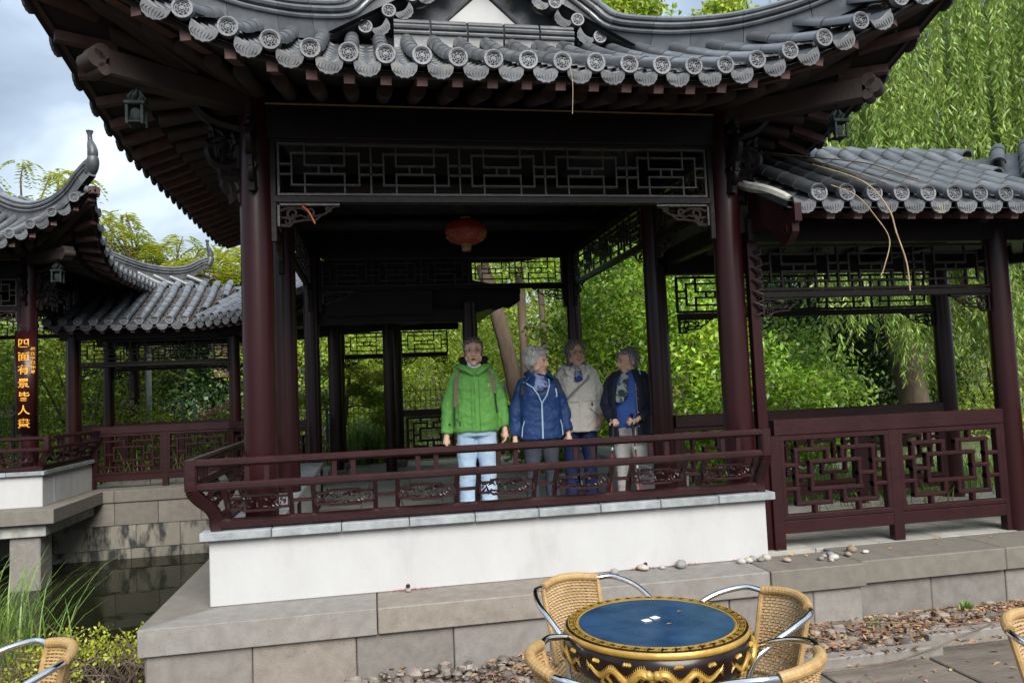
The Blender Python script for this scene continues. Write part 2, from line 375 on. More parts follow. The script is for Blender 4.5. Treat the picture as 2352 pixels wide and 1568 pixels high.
def lay_row(path, parent, me, jitter=.0025, seg_l=ROLL_L*.97):
    """roll tiles along a polyline that runs from the ridge down to the eave"""
    P = [Vector(p) for p in path]; seg = [0]
    for i in range(1, len(P)): seg.append(seg[-1]+(P[i]-P[i-1]).length)
    tot = seg[-1]; n = max(1, round(tot/seg_l)); L = tot/n
    def at(s_):
        s_ = min(max(s_, 0), tot)
        for i in range(1, len(P)):
            if s_ <= seg[i]+1e-9: return P[i-1].lerp(P[i], (s_-seg[i-1])/max(1e-6, seg[i]-seg[i-1]))
        return P[-1]
    for k in range(n):
        a, b = at(k*L), at((k+1)*L); d = b-a
        j = Vector((random.uniform(-jitter, jitter), 0, random.uniform(-jitter, jitter)))
        obj('roll_tile', me, parent, orient(a+j, d, ZE, sy=d.length/ROLL_L*1.03))
    return at
_hp = [(.050, -.19), (.052, -.10), (.058, -.055), (.078, -.048), (.084, -.034), (.078, -.020), (.056, -.014), (.056, -.006), (.082, .004), (.090, .022), (.080, .040), (.054, .048), (.052, .054), (.066, .064), (.068, .080), (.050, .100), (.022, .110)]
RIDGE_PROF = [(-a, b) for a, b in _hp]+[(a, b) for a, b in reversed(_hp)]
def ridge(path, parent, seg=4, m='tile', scale=1.0, w_end=None, name='ridge_tile'):
    """courses of ridge tile swept along a path, cut into lengths"""
    P = [Vector(p) for p in path]; n = len(P); rings = []
    for i, p in enumerate(P):
        d = (P[min(i+1, n-1)]-P[max(i-1, 0)]).normalized()
        x = d.cross(ZE); x = x.normalized() if x.length > .05 else (rings[-1][2] if rings else Vector((1, 0, 0)))
        z = x.cross(d).normalized()
        sc = scale if w_end is None else scale*lerp(1, w_end, (i/(n-1))**2)
        rings.append((p, z, x, sc))
    for i0 in range(0, n-1, seg):
        i1 = min(i0+seg, n-1); mb = MB(); rows = []
        for i in range(i0, i1+1):
            p, z, x, sc = rings[i]
            q = p
            if i == i1 and i1 < n-1: q = p.lerp(rings[i-1][0], .045*4/seg)
            rows.append([q+x*(a*sc)+z*(b*sc) for a, b in RIDGE_PROF])
        mb.grid(rows); m_ = len(RIDGE_PROF); k = len(rows)
        mb.f.append(tuple(range(m_-1, -1, -1))); mb.f.append(tuple(range((k-1)*m_, k*m_)))
        mb.build(name, m, parent, smooth=True)

# ================================================================ lattice work
def pat_frieze():
    S = []
    def h(v, a, b): S.append((a, v, b, v))
    def w(u, a, b): S.append((u, a, u, b))
    h(.82, .14, .87); h(.19, .14, .87); w(.14, .19, .82); w(.87, .19, .82)
    w(.28, .58, 1); w(.71, .58, 1); h(.58, .28, .71); w(.43, .41, .58); w(.57, .41, .58)
    h(.41, .28, .71); w(.28, 0, .41); w(.71, 0, .41)
    for v in (.60, .40): h(v, 0, .14); h(v, .87, 1)
    return S
def pat_fret():
    S = []
    def h(v, a, b): S.append((a, v, b, v))
    def w(u, a, b): S.append((u, a, u, b))
    h(.33, .27, .73); h(.68, .27, .73); w(.27, .33, .68); w(.73, .33, .68)
    for f in (lambda u: u, lambda u: 1-u):
        w(f(.13), .16, .84); h(.84, f(.13), f(.43)); w(f(.43), .68, .84); h(.16, f(.13), f(.43)); w(f(.43), .16, .33)
        w(f(.29), .84, 1); w(f(.29), 0, .16); h(.65, 0 if f(0) == 0 else .87, .13 if f(0) == 0 else 1); h(.35, 0 if f(0) == 0 else .87, .13 if f(0) == 0 else 1)
        h(.5, f(.13), f(.27))
    return S
FRIEZE, FRET = pat_frieze(), pat_fret()
def lattice(p0, p1, z0, z1, pat, mods, bw, bd, m, parent, name='lattice_panel', border=True, ch=.002, sep=True):
    """fretwork between two plan points; bars bw wide and bd deep"""
    a, b = Vector((*p0, 0)), Vector((*p1, 0)); d = (b-a); L = d.length; d.normalize(); nrm = d.cross(ZE)
    mb = MB()
    def P(u, v): return a+d*(u*L)+ZE*lerp(z0, z1, v)
    for k in range(mods):
        for i, (u0, v0, u1, v1) in enumerate(pat):
            A, B = P((k+u0)/mods, v0), P((k+u1)/mods, v1)
            hor = abs(v0-v1) < 1e-6; e_ = (B-A).normalized()*(bw/2)
            if hor: mb.bar(A-e_, B+e_, bd+.0012, bw, ch=ch)
            else: mb.bar(A, B, bw if True else bd, bd, up=nrm, ch=ch)
        if sep and k: mb.bar(P(k/mods, 0), P(k/mods, 1), bw*1.05, bd*1.05, up=nrm, ch=ch)
    if border:
        for v in (0, 1): mb.bar(P(0, v)-d*bw*.5, P(1, v)+d*bw*.5, bd*1.25, bw*1.3, ch=ch)
        for u in (0, 1): mb.bar(P(u, 0), P(u, 1), bw*1.3, bd*1.2, up=nrm, ch=ch)
    return mb.build(name, m, parent, fix=False)
def scroll_bracket(p, d, w, h, m, parent, th=.035, name='carved_bracket'):
    """openwork corner bracket below a beam: p top corner, d horizontal direction, w wide, h tall"""
    p, d = Vector(p), Vector(d).normalized(); nrm = d.cross(ZE); mb = MB()
    def Q(u, v): return p+d*(u*w)-ZE*(v*h)
    def st(pts, r): mb.tube([Q(*q) for q in pts], [r*h*(1-.45*i/len(pts)) for i in range(len(pts))], 6, flat=1.0)
    mb.bar(Q(0, .04), Q(1, .04), th, h*.09); mb.bar(Q(.03, 0), Q(.03, 1), h*.10, th, up=nrm)
    def spiral(cx, cy, r0, turns, sgn=1, a0=0):
        return [(cx+(h/w)*r0*(1-.75*i/14)*math.cos(a0+sgn*turns*2*PI*i/14), cy+r0*(1-.75*i/14)*math.sin(a0+sgn*turns*2*PI*i/14)) for i in range(15)]
    st(spiral(.25, .42, .28, 1.2, 1, 1.2), .075); st(spiral(.52, .35, .22, 1.1, -1, 2.2), .07); st(spiral(.82, .2, .13, 1.1, 1, .5), .06)
    st(spiral(.16, .78, .17, 1.0, 1, 4), .06)
    st([(.05, .3), (.2, .15), (.4, .2), (.6, .55), (.75, .45), (.9, .12), (1, .08)], .07)
    st([(.06, .95), (.2, .98), (.26, .8), (.42, .72), (.62, .7), (.7, .5)], .07)
    st([(.06, .6), (.2, .62), (.38, .5), (.5, .66)], .06)
    return mb.build(name, m, parent, smooth=True, fix=False)
def column(x, y, z0, z1, r, parent, m='lacquer', base=True):
    mb = MB().lathe([(r*1.0, z0), (r*1.005, lerp(z0, z1, .3)), (r*.985, lerp(z0, z1, .7)), (r*.96, z1)], (x, y, 0), 24, cap=True)
    o = mb.build('column', m, parent, smooth=True)
    if base:
        MB().lathe([(r*1.25, z0-.06), (r*1.42, z0-.03), (r*1.42, z0+.03), (r*1.2, z0+.055), (r*1.001, z0+.06)], (x, y, 0), 24).build('column_base', 'granite', parent, smooth=True)
    return o
def carved_panel(c, d, w, h, m, parent):
    """pierced panel with a stepped frame; c centre, d horizontal dir"""
    c, d = Vector(c), Vector(d).normalized(); up = ZE; mb = MB(); nrm = d.cross(ZE)
    k = .30
    pts = [(-.5, -.36), (-k, -.36), (-k+.04, -.5), (k-.04, -.5), (k, -.36), (.5, -.36), (.5, .36), (k, .36), (k-.04, .5), (-k+.04, .5), (-k, .36), (-.5, .36)]
    W = [c+d*(a*w)+up*(b*h) for a, b in pts]
    for i in range(len(W)): mb.bar(W[i], W[(i+1) % len(W)], .013, .03, up=nrm)
    rr = random.Random(5)
    for i in range(30):
        u, v = rr.uniform(-.44, .44), rr.uniform(-.33, .33)
        if abs(u) < .27: v *= 1.25
        a = rr.uniform(0, PI); L = rr.uniform(.014, .03)
        e_ = d*(math.cos(a)*L)+up*(math.sin(a)*L); q = c+d*(u*w)+up*(v*h)
        mb.tube([q-e_, q-e_*.3+nrm*.006, q+e_*.4+nrm*.004, q+e_], [.002, .0075, .006, .001], 5, False)
    return mb.build('carved_panel', m, parent, fix=False)
def goose_rail(p0, p1, outv, parent, mods, m='rail', start=True, end=True, z=.84, over0=0.0, over1=0.0, skip=0.0, panels=True):
    """leaning balustrade: p0,p1 plan points of its foot, outv outward direction. over = extra length of the upper rails (mitred corner)"""
    a, b = Vector((*p0, 0)), Vector((*p1, 0)); d = (b-a); L = d.length; d.normalize(); o = Vector((*outv, 0))
    off = [(0.00, z+.03), (.0, z+.06), (.025, z+.13), (.075, z+.19), (.105, z+.235), (.115, z+.275), (.115, z+.405)]
    def Q(t_, k): return a+d*t_+o*off[k][0]+ZE*off[k][1]
    tr = []
    for nm, oo, zz, w, h, k0, k1 in (('bottom_rail', 0, z+.035, .06, .062, 0, 0), ('middle_rail', .112, z+.268, .052, .048, over0, over1), ('top_rail', .115, z+.405, .062, .046, over0, over1)):
        A = a-d*k0+o*oo+ZE*zz; B = b+d*k1+o*oo+ZE*zz
        MB().bar(A, B, w, h, ch=.014).build(nm, m, parent, fix=False)
    def sp(t_, kk, w=.028, th=.026, nm='baluster'):
        mb = MB(); pts = catmull([Q(t_, k) for k in kk], 2)
        for i in range(len(pts)-1): mb.bar(pts[i], pts[i+1]+(pts[i+1]-pts[i])*.12, w, th, up=d.cross(ZE) if False else o, ch=0)
        return mb.build(nm, m, parent, fix=False)
    step = L/mods
    for k in range(mods):
        t0 = k*step
        if t0 < skip: continue
        g = step*.135
        for t_ in (t0+g, t0+step-g): sp(t_, (1, 2, 3, 4, 5))
        for t_ in (t0+step*.5-.055, t0+step*.5+.055): MB().bar(a+d*t_+o*.113+ZE*(z+.29), a+d*t_+o*.115+ZE*(z+.385), .028, .024, up=o).build('short_baluster', m, parent, fix=False)
        if panels: carved_panel(a+d*(t0+step*.5)+o*.055+ZE*(z+.155), d, step-2*g-.02, .088, m, parent)
        MB().bar(a+d*(t0-g+.01)+o*.05+ZE*(z+.155), a+d*(t0+g-.01)+o*.05+ZE*(z+.155), .022, .02).build('tie_bar', m, parent, fix=False) if t0 > 0.01 else None
    for fl, t_, od in ((start, -over0, -1), (end, L+over1, 1)):
        if not fl: continue
        mb = MB(); base = a+d*(0 if od < 0 else L)
        pts = []
        for k in range(len(off)):
            f = off[k][0]/.115; pts.append(base+o*off[k][0]+d*od*((over0 if od < 0 else over1)*f)+ZE*(off[k][1]-(.03 if k == 0 else 0)+(.02 if k == len(off)-1 else 0)))
        pts = catmull(pts, 3)
        for i in range(len(pts)-1): mb.bar(pts[i], pts[i+1]+(pts[i+1]-pts[i])*.1, .07, .062, up=o, ch=.01)
        mb.build('corner_post', m, parent, fix=False)

# ================================================================ the pavilion
HX, HY = 1.635, 2.15; EX, EY = 2.58, 3.10; Z0 = 3.46
def lift(s, Lh):
    t_ = (abs(s)-(Lh-1.68))/1.68
    return max(0, t_)
def eave(side, s):
    """outer eave point for a side, s along it"""
    Lh = EX if side in 'fb' else EY
    t_ = min(lift(s, Lh), 1.1); o_ = .26*t_**3; z = Z0+.75*t_**2.2
    sg = 1 if s > 0 else -1
    s2 = s+sg*o_
    return {'f': Vector((s2, -EY-o_, z)), 'b': Vector((s2, EY+o_, z)), 'r': Vector((EX+o_, s2, z)), 'l': Vector((-EX-o_, s2, z))}[side]
HIP_Z = ([1.07, 1.32, 1.53, 1.80, 2.12, 2.40, 2.58], [4.30, 4.17, 4.08, 4.03, 4.04, 4.13, 4.21])
def surf(side, s, d):
    Lh = EX if side in 'fb' else EY
    t_ = min(lift(s, Lh), 1.1); fade = max(0, 1-d/1.5)
    o_ = .26*t_**3*fade; z = Z0+.45*d+.06*d*d+.75*t_**2.2*fade**1.3
    de_ = Lh-abs(s)
    if .02 < de_ < 1.5:
        zb = Z0+.45*de_+.06*de_*de_+.75*t_**2.2*max(0, 1-de_/1.5)**1.3; hx_ = EX-de_
        z += (float(np.interp(hx_, *HIP_Z))-zb)*min(1.15, d/de_)**1.2*min(1, (1.5-de_)/.15)
    q = d-o_; s = s+(o_ if s > 0 else -o_)
    return {'f': Vector((s, -EY+q, z)), 'b': Vector((s, EY-q, z)), 'r': Vector((EX-q, s, z)), 'l': Vector((-EX+q, s, z))}[side]
def dend(side, s):
    if side in 'fb': return max(.02, min(1.5, EX-abs(s)))
    return EX if abs(s) < EY-1.5 else max(.02, EY-abs(s))
def inner(side, s, z=3.62):
    if side in 'fb': return Vector((max(-HX, min(HX, s)), -HY if side == 'f' else HY, z))
    return Vector((HX if side == 'r' else -HX, max(-HY, min(HY, s)), z))
def shear_cyl(p, q, r, side, n=10):
    """round rafter cut parallel to the eave"""
    V = []; d = (q-p).normalized()
    nn = Vector((0, 1, 0)) if side in 'fb' else Vector((1, 0, 0)); x, z = frame(d)
    for c in (p, q):
        for k in range(n):
            a = 2*PI*k/n; v = x*(math.cos(a)*r)+z*(math.sin(a)*r); v = v-d*(v.dot(nn)/d.dot(nn)); V.append(c+v)
    F = [tuple(range(n-1, -1, -1)), tuple(range(n, 2*n))]+[(i, n+i, n+(i+1) % n, (i+1) % n) for i in range(n)]
    return MB().add(V, F)
def roof_side(side, R, level, PM, smin=-9, smax=9):
    Lh = EX if side in 'fb' else EY; n = 24
    # weatherproof sheathing under the tiles, and the soffit
    top = []; bot = []
    for i in range(n+1):
        s = lerp(-Lh, Lh, i/n); de = dend(side, s)
        top.append([surf(side, s, de*k/6)-ZE*.05 for k in range(7)]); bot.append([surf(side, s, de*k/6)-ZE*.085 for k in range(7)])
    mb = MB().grid(top).grid(bot); mb.build('roof_deck', 'tile_dark', R, smooth=True)
    sof = []
    for i in range(n+1):
        s = lerp(-Lh, Lh, i/n); e_ = eave(side, s)-ZE*.095; q = inner(side, s, 3.66); sof.append([e_.lerp(q, k/3) for k in range(4)])
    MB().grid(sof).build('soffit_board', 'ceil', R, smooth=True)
    # fascia following the eave
    mb = MB()
    pts = [eave(side, lerp(-Lh, Lh, i/n)) for i in range(n+1)]
    inw = {'f': Vector((0, 1, 0)), 'b': Vector((0, -1, 0)), 'r': Vector((-1, 0, 0)), 'l': Vector((1, 0, 0))}[side]
    for i in range(n): mb.bar(pts[i]+inw*.05-ZE*.085, pts[i+1]+inw*.05-ZE*.085, .03, .035)
    mb.build('eave_board', 'rafter', R, fix=False)
    if level == 'plain': return
    pitch = .2; cnt = int(Lh*2/pitch)
    rows = [(-Lh+(2*Lh-cnt*pitch)/2+pitch*(i+.5)) for i in range(cnt)]
    outw = -inw
    for i, s in enumerate(rows):
        if not smin <= s <= smax: continue
        de = dend(side, s); jz = random.uniform(-.003, .003)
        e0 = surf(side, s, 0)+ZE*jz; e1 = surf(side, s, min(.2, de)); dr = (e0-e1).normalized()
        obj('tile_end', ME_DISC, R, orient(e0+outw*.015, (outw*3+dr*.5+ZE*.2), ZE))
        if level == 'full': lay_row([surf(side, s, de*(1-k/7))+ZE*jz for k in range(8)], R, ME_ROLL['tile'], seg_l=.30)
        elif level == 'row':
            mb = MB(); P = [surf(side, s, de*(1-k/7)) for k in range(8)]
            seg = 0; m_ = max(1, int(de/.21)); pr = []
            for k in range(m_+1):
                q = surf(side, s, de*(1-k/m_)); pr.append(q)
            for k in range(m_): mb.tube([pr[k], pr[k].lerp(pr[k+1], .92), pr[k].lerp(pr[k+1], .96), pr[k+1]], [R_ROLL*.93, R_ROLL*.98, R_ROLL*1.05, R_ROLL*1.05], 10)
            mb.build('roll_tile_row', 'tile', R, smooth=True)
        else: lay_row([surf(side, s, min(de, .43)), e0], R, ME_ROLL['tile_dark'])
        # drip tile between this row and the next
        s2 = s+pitch/2
        if s2 < Lh-.02 and i < cnt-1:
            e2 = surf(side, s2, 0)-ZE*.028; slope = (surf(side, s2+.05, 0)-surf(side, s2-.05, 0)).normalized()
            y = outw; x = slope if slope.dot(y.cross(ZE)) > 0 else -slope; z = x.cross(y).normalized()
            mm = Matrix((x, y, z)).transposed().to_4x4(); mm.translation = e2+outw*.012
            obj('drip_tile', ME_DRIP, R, mm)
            if level != 'edge':
                mb = MB(); m_ = max(1, int(dend(side, s2)/.16))
                for k in range(m_):
                    dd0, dd1 = dend(side, s2)*k/m_, dend(side, s2)*(k+1)/m_
                    rws = []
                    for dd, up_ in ((dd1, -.045), (dd0, -.030)):
                        rws.append([surf(side, s2+u*.06, dd)+ZE*(up_-.022*(1-abs(u))) for u in (-1, -.5, 0, .5, 1)])
                    mb.grid(rws); rws2 = [rws[1], [p-ZE*.015 for p in rws[1]]]; mb.grid(rws2)
                mb.build('pan_tile_row', 'tile_dark', R)
        # rafters
        q = inner(side, s, 3.60); E_ = eave(side, s)
        sh = 0 if abs(s) < (HX if side in 'fb' else HY) else (abs(s)-(HX if side in 'fb' else HY))
        f_end = .64
        pr = E_-ZE*.135+(q-(E_-ZE*.135))*(1-f_end)
        pr.z -= .012
        if (pr-q).length > .1: shear_cyl(q, pr, .048, side, 14).build('round_rafter', 'rafter', PM, smooth=True)
        A = E_-ZE*.118+inw*.045; B = A.lerp(q, .28); B.z = lerp(A.z, q.z, .28)+.03
        mb = MB().bar(A, B, .06, .055); mb.build('flying_rafter', 'red_end', PM, fix=False)

HIP = [(.0, 5.20, -1.45), (.25, 5.08, -1.45), (.5, 4.92, -1.45), (.74, 4.74, -1.46), (.92, 4.60, -1.50), (1.07, 4.45, -1.60), (1.32, 4.31, -1.84), (1.53, 4.22, -2.05), (1.80, 4.145, -2.32), (2.12, 4.135, -2.64), (2.40, 4.21, -2.92)]
def hip(sx, sy, R, horn=True):
    P = [(sx*x, -sy*y, z) for x, z, y in HIP]
    P += [(sx*2.60, sy*3.11, 4.36), (sx*2.74, sy*3.24, 4.44)] if horn else []
    P = [Vector(p) for p in P]
    ridge(catmull(P, 4), R, seg=4, w_end=.78)
    if horn:   # upswept end: a bulging collar, a neck and a flared cap
        d1 = Vector((sx*.35, sy*.35, 0))
        c = Vector((sx*2.74, sy*3.23, 4.34)); n1 = Vector((sx*.707, sy*.707, 0))
        MB().tube(catmull([c-n1*.02, c+ZE*.07+n1*.03, c+ZE*.15+n1*.055, c+ZE*.20+n1*.05], 3), [.055, .064, .070, .073, .074, .073, .070, .066, .06, .052], 12).build('horn_collar', 'tile_dark', R, smooth=True)
        MB().tube(catmull([c+ZE*.17+n1*.05, c+ZE*.26+n1*.055, c+ZE*.35+n1*.02, c+ZE*.39], 3), [.048, .056, .059, .058, .054, .050, .045, .040, .036, .033], 12).build('horn', 'tile_dark', R, smooth=True)
        MB().tube([c+ZE*.38, c+ZE*.47-n1*.012, c+ZE*.51-n1*.012, c+ZE*.522-n1*.012], [.030, .026, .040, .044], 8).build('horn_cap', 'tile_dark', R, smooth=True)
        MB().box((0, 0, 0), (.10, .10, .09), ch=.006).build('corner_block', 'red_end', R, loc=(sx*2.80, sy*3.30, 4.12)).rotation_euler = (0, 0, math.radians(45))
def gable(sy, R):
    y = sy*1.52; o = Vector((0, y, 0)); X = Vector((1, 0, 0)); n = Vector((0, sy*.05, 0))
    MB().prism([(-.98, 4.22), (.98, 4.22), (.0, 5.02)], o, X, ZE, -n*2).build('gable_panel', 'drip', R)
    for k in (-1, 1):   # slabs joint lines on the barge
        for q in (.42, .68): MB().bar((k*q, y+sy*.004, 4.32), (k*(q+.13), y+sy*.004, 4.45), .012, .008, up=Vector((0, 1, 0))).build('joint', 'tile_dark', R, fix=False)
    tri = [(-.27, 4.455), (.27, 4.455), (.045, 4.66), (.0, 4.675), (-.045, 4.66)]
    MB().prism(tri, o+n*.0, X, ZE, n*.3).build('gable_plaster', 'plaster', R)
    fr = [(.34, 4.42), (.06, 4.695), (0, 4.715), (-.06, 4.695), (-.34, 4.42)]
    MB().tube([Vector((a, y+sy*.012, b)) for a, b in fr], .022, 8).build('gable_moulding', 'tile_dark', R, smooth=True)
    # ridge band along the foot of the gable
    for k in range(5):
        x0 = -.70+.28*k
        ridge([Vector((x0+.008, sy*1.64, 4.31)), Vector((x0+.14, sy*1.64, 4.31)), Vector((x0+.272, sy*1.64, 4.31))], R, seg=2, scale=.80, name='band_tile')
    for sx in (-1, 1):
        for k in range(5):
            x = sx*(.90-.175*k); z = 4.31+.13*k
            obj('tile_end', ME_DISC, R, orient((x, sy*1.70, z), (0, sy, .05), ZE, sx=.95, sz=.95))
            MB().tube([(x, sy*1.69, z), (x, sy*1.48, z+.01)], .045, 10).build('roll_tile', 'tile', R, smooth=True)
            mm = Matrix.Rotation(sx*math.radians(36), 4, 'Y') @ Matrix.Rotation(PI if sy > 0 else PI, 4, 'Z')
            mm.translation = Vector((x-sx*.092, sy*1.695, z+.035)); obj('drip_tile', ME_DRIP, R, mm)
def wind_bell(loc, name_label, scale=1.0):
    B = empty('wind_bell', loc); tag(B, name_label, 'hanging lantern'); B.scale = (scale,)*3
    for s in (-1, 1):
        for t_ in (-1, 1): MB().bar((s*.042, t_*.042, -.20), (s*.042, t_*.042, -.07), .014, .014, up=Vector((0, 1, 0))).build('corner_bar', 'bronze', B, fix=False)
    MB().box((0, 0, -.075), (.115, .115, .022), ch=.004).build('roof_plate', 'bronze', B); MB().box((0, 0, -.185), (.085, .085, .012), ch=.003).build('base_plate', 'bronze', B)
    MB().lathe([(.001, -.18), (.022, -.178), (.034, -.15), (.034, -.12), (.026, -.095), (.015, -.085)], (0, 0, 0), 8).build('bell', 'bronze', B, smooth=True)
    mb = MB()
    for k in range(6):
        a = k*1.05; mb.tube([(.03*math.cos(a), .03*math.sin(a), -.065), (.045*math.cos(a+.5), .045*math.sin(a+.5), -.03), (.02*math.cos(a+.9), .02*math.sin(a+.9), .01)], [.010, .012, .005], 5)
    mb.build('ornament', 'bronze', B, smooth=True); MB().tube([(0, 0, -.06), (0, 0, .12)], .006, 5).build('hook', 'bronze', B)
    return B
def pavilion(ox, oy, label, cfg):
    P = empty('pavilion', (ox, oy, 0)); tag(P, label, 'pavilion')
    R = obj('roof', MB().bar((0, -EY+1.6, 5.03), (0, EY-1.6, 5.03), .14, .16).mesh('roof', 'tile_dark'), P)
    for side in 'frlb': roof_side(side, R, cfg['roof'].get(side, 'plain'), P, *cfg.get('range', {}).get(side, (-9, 9)))
    for sx in (-1, 1):
        for sy in (-1, 1): hip(sx, sy, R)
    for sy in (-1, 1): gable(sy, R)
    # frame: columns, beams
    for sx in (-1, 1):
        for y in (-HY, -.70, HY): column(sx*HX, y, .40, 3.62, .102 if y < 0 else .092, P, base=False)
    W = 'wood'
    MB().box((0, 0, 4.02), (2.5, 3.4, .03)).build('light_block_panel', 'ceil', P)  # panel added inside the roof to stop daylight showing through gaps
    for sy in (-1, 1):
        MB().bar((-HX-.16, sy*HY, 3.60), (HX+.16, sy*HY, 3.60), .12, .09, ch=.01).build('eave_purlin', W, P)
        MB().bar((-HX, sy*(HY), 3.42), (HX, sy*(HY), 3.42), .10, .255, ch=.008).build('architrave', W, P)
        MB().bar((-HX+.06, sy*(HY+.056), 3.555), (HX-.06, sy*(HY+.056), 3.555), .012, .03).build('beam_moulding', W, P)
    for sx in (-1, 1):
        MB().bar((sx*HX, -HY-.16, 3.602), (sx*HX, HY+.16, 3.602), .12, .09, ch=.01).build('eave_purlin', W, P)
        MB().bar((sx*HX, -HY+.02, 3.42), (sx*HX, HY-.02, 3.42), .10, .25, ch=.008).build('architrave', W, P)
    MB().bar((-HX+.06, -HY-.058, 3.515), (HX-.06, -HY-.058, 3.515), .006, .009).build('light_strip', 'twig', P)
    for y in (-.7, .75): MB().tube([(-HX, y, 3.40), (HX, y, 3.40)], .085, 12).build('cross_beam', W, P, smooth=True)
    # frieze lattices all round
    def fr(p0, p1, mods):
        d = (Vector((*p1, 0))-Vector((*p0, 0))).normalized(); a = Vector((*p0, 0))+d*.11; b = Vector((*p1, 0))-d*.11
        F = MB()
        F.bar(a+ZE*2.895, b+ZE*2.895, .055, .05, ch=.006); F.bar(a+ZE*3.292, b+ZE*3.292, .055, .03, ch=.004)
        nr = d.cross(ZE)
        for q in (a, b): F.bar(q+ZE*2.62, q+ZE*3.30, .045, .05, up=nr, ch=.006)
        f = F.build('frieze_frame', W, P, fix=False)
        a2, b2 = a+d*.035, b-d*.035
        lattice((a2.x, a2.y), (b2.x, b2.y), 2.93, 3.268, FRIEZE, mods, .0135, .024, 'fret_wood', P, name='frieze_lattice')
        scroll_bracket(a+d*.02+ZE*2.868, d, .40, .15, 'fret_wood', P); scroll_bracket(b-d*.02+ZE*2.868, -d, .40, .15, 'fret_wood', P)
    fr((-HX, -HY), (HX, -HY), 5); fr((-HX, HY), (HX, HY), 5)
    for sx in (-1, 1):
        fr((sx*HX, -HY), (sx*HX, -.70), 2); fr((sx*HX, -.70), (sx*HX, HY), 4)
    # carved strips under the eaves on the outer faces of the corner columns
    for sx in (-1, 1):
        for sy in (-1,):
            scroll_bracket((sx*(HX+.10), sy*HY, 3.42), (sx, 0, 0), .17, .56, W, P, name='carved_eave_bracket')
            scroll_bracket((sx*HX, sy*(HY+.10), 3.42), (0, sy, 0), .15, .50, W, P, name='carved_eave_bracket')
            MB().tube(catmull([(sx*(HX+.08), sy*HY, 3.36), (sx*(HX+.26), sy*HY, 3.42), (sx*(HX+.36), sy*HY, 3.52)], 4), .045, 8).build('eave_bracket_arm', W, P, smooth=True)
    # corner beams
    for sx in (-1, 1):
        for sy in (-1, 1):
            A = Vector((sx*HX, sy*HY, 3.52)); B = Vector((sx*2.32, sy*2.835, 3.47)); dd = (B-A).normalized()
            MB().bar(A, B, .12, .15, ch=.012).build('corner_beam', 'rafter', P)
            mb = MB()
            for k, (u, v, r) in enumerate(((.04, .045, .045), (.07, .0, .05), (.03, -.05, .035))): mb.tube([B+dd*u+ZE*v+dd.cross(ZE)*-.062, B+dd*u+ZE*v+dd.cross(ZE)*.062], r, 12)
            mb.build('scroll_end', 'rafter', P, smooth=True)
            MB().bar(B-dd*.55+ZE*.13, Vector((sx*2.76, sy*3.27, 4.05)), .09, .10, ch=.01).build('upper_corner_beam', 'rafter', P)
    # walls with seat coping and leaning rail
    def wall(x0, y0, x1, y1, nm='seat_wall'):
        MB().box(((x0+x1)/2, (y0+y1)/2, (.40+.79)/2), (abs(x1-x0), abs(y1-y0), .39), ch=.006).build(nm, 'plaster', P)
    for w in cfg['walls']: wall(*w)
    for x0, y0, x1, y1, n, ax in cfg['copings']:
        for k in range(n):
            if ax == 'x': a, b = lerp(x0, x1, k/n), lerp(x0, x1, (k+1)/n); MB().box(((a+b)/2, (y0+y1)/2, .815+random.uniform(-.001, .001)), (b-a-.004, y1-y0, .05), ch=.004).build('coping_slab', 'coping', P)
            else: a, b = lerp(y0, y1, k/n), lerp(y0, y1, (k+1)/n); MB().box(((x0+x1)/2, (a+b)/2, .815), (x1-x0, b-a-.004, .05), ch=.004).build('coping_slab', 'coping', P)
    for a in cfg['rails']: goose_rail(*a[0], P, **a[1])
    return P
main = pavilion(.92, 7.2, 'near tiled pavilion with upswept eaves in which four people stand', dict(
    roof=dict(f='full', l='edge', r='edge'),
    walls=[(-1.90, -2.44, 1.65, -2.10), (-1.90, -2.098, -1.56, 1.95), (1.56, -.60, 1.90, 1.95)],
    copings=[(-1.945, -2.49, 1.70, -2.06, 9, 'x'), (-1.945, -2.056, -1.52, 2.0, 9, 'y'), (1.52, -.60, 1.94, 2.0, 6, 'y')],
    rails=[(((-1.855, -2.42), (1.62, -2.42), (0, -1)), dict(mods=7, over0=.115, over1=.0)),
           (((-1.875, -2.40), (-1.875, 1.9), (-1, 0)), dict(mods=8, over0=.115, over1=0, start=False))]))
west = pavilion(.92-6.87, 7.2+5.54, 'far pavilion at the left frame edge with a tall upturned roof horn', dict(
    roof=dict(f='full', r='row'), range=dict(f=(-.9, 9)),
    walls=[(-1.90, -2.44, 1.90, -2.10), (1.56, -2.098, 1.90, -.72)],
    copings=[(-1.94, -2.49, 1.94, -2.06, 9, 'x'), (1.52, -2.056, 1.94, -.70, 3, 'y')],
    rails=[(((-1.875, -2.42), (1.875, -2.42), (0, -1)), dict(mods=8, over0=.115, over1=.115, start=False)),
           (((1.875, -2.42), (1.875, -.72), (1, 0)), dict(mods=3, over0=.0, over1=.0, start=False))]))
wind_bell((.92-2.19, 7.2-2.72, 3.36), 'dark bronze wind bell under the upper left corner of the near roof', .95)
wind_bell((.92+2.19, 7.2-2.72, 3.36), 'dark bronze wind bell under the right corner of the near roof, before the willow', .95)
wind_bell((-5.95+2.19, 12.74-2.72, 3.36), 'small greenish wind bell under the corner of the far left roof', 1.15)
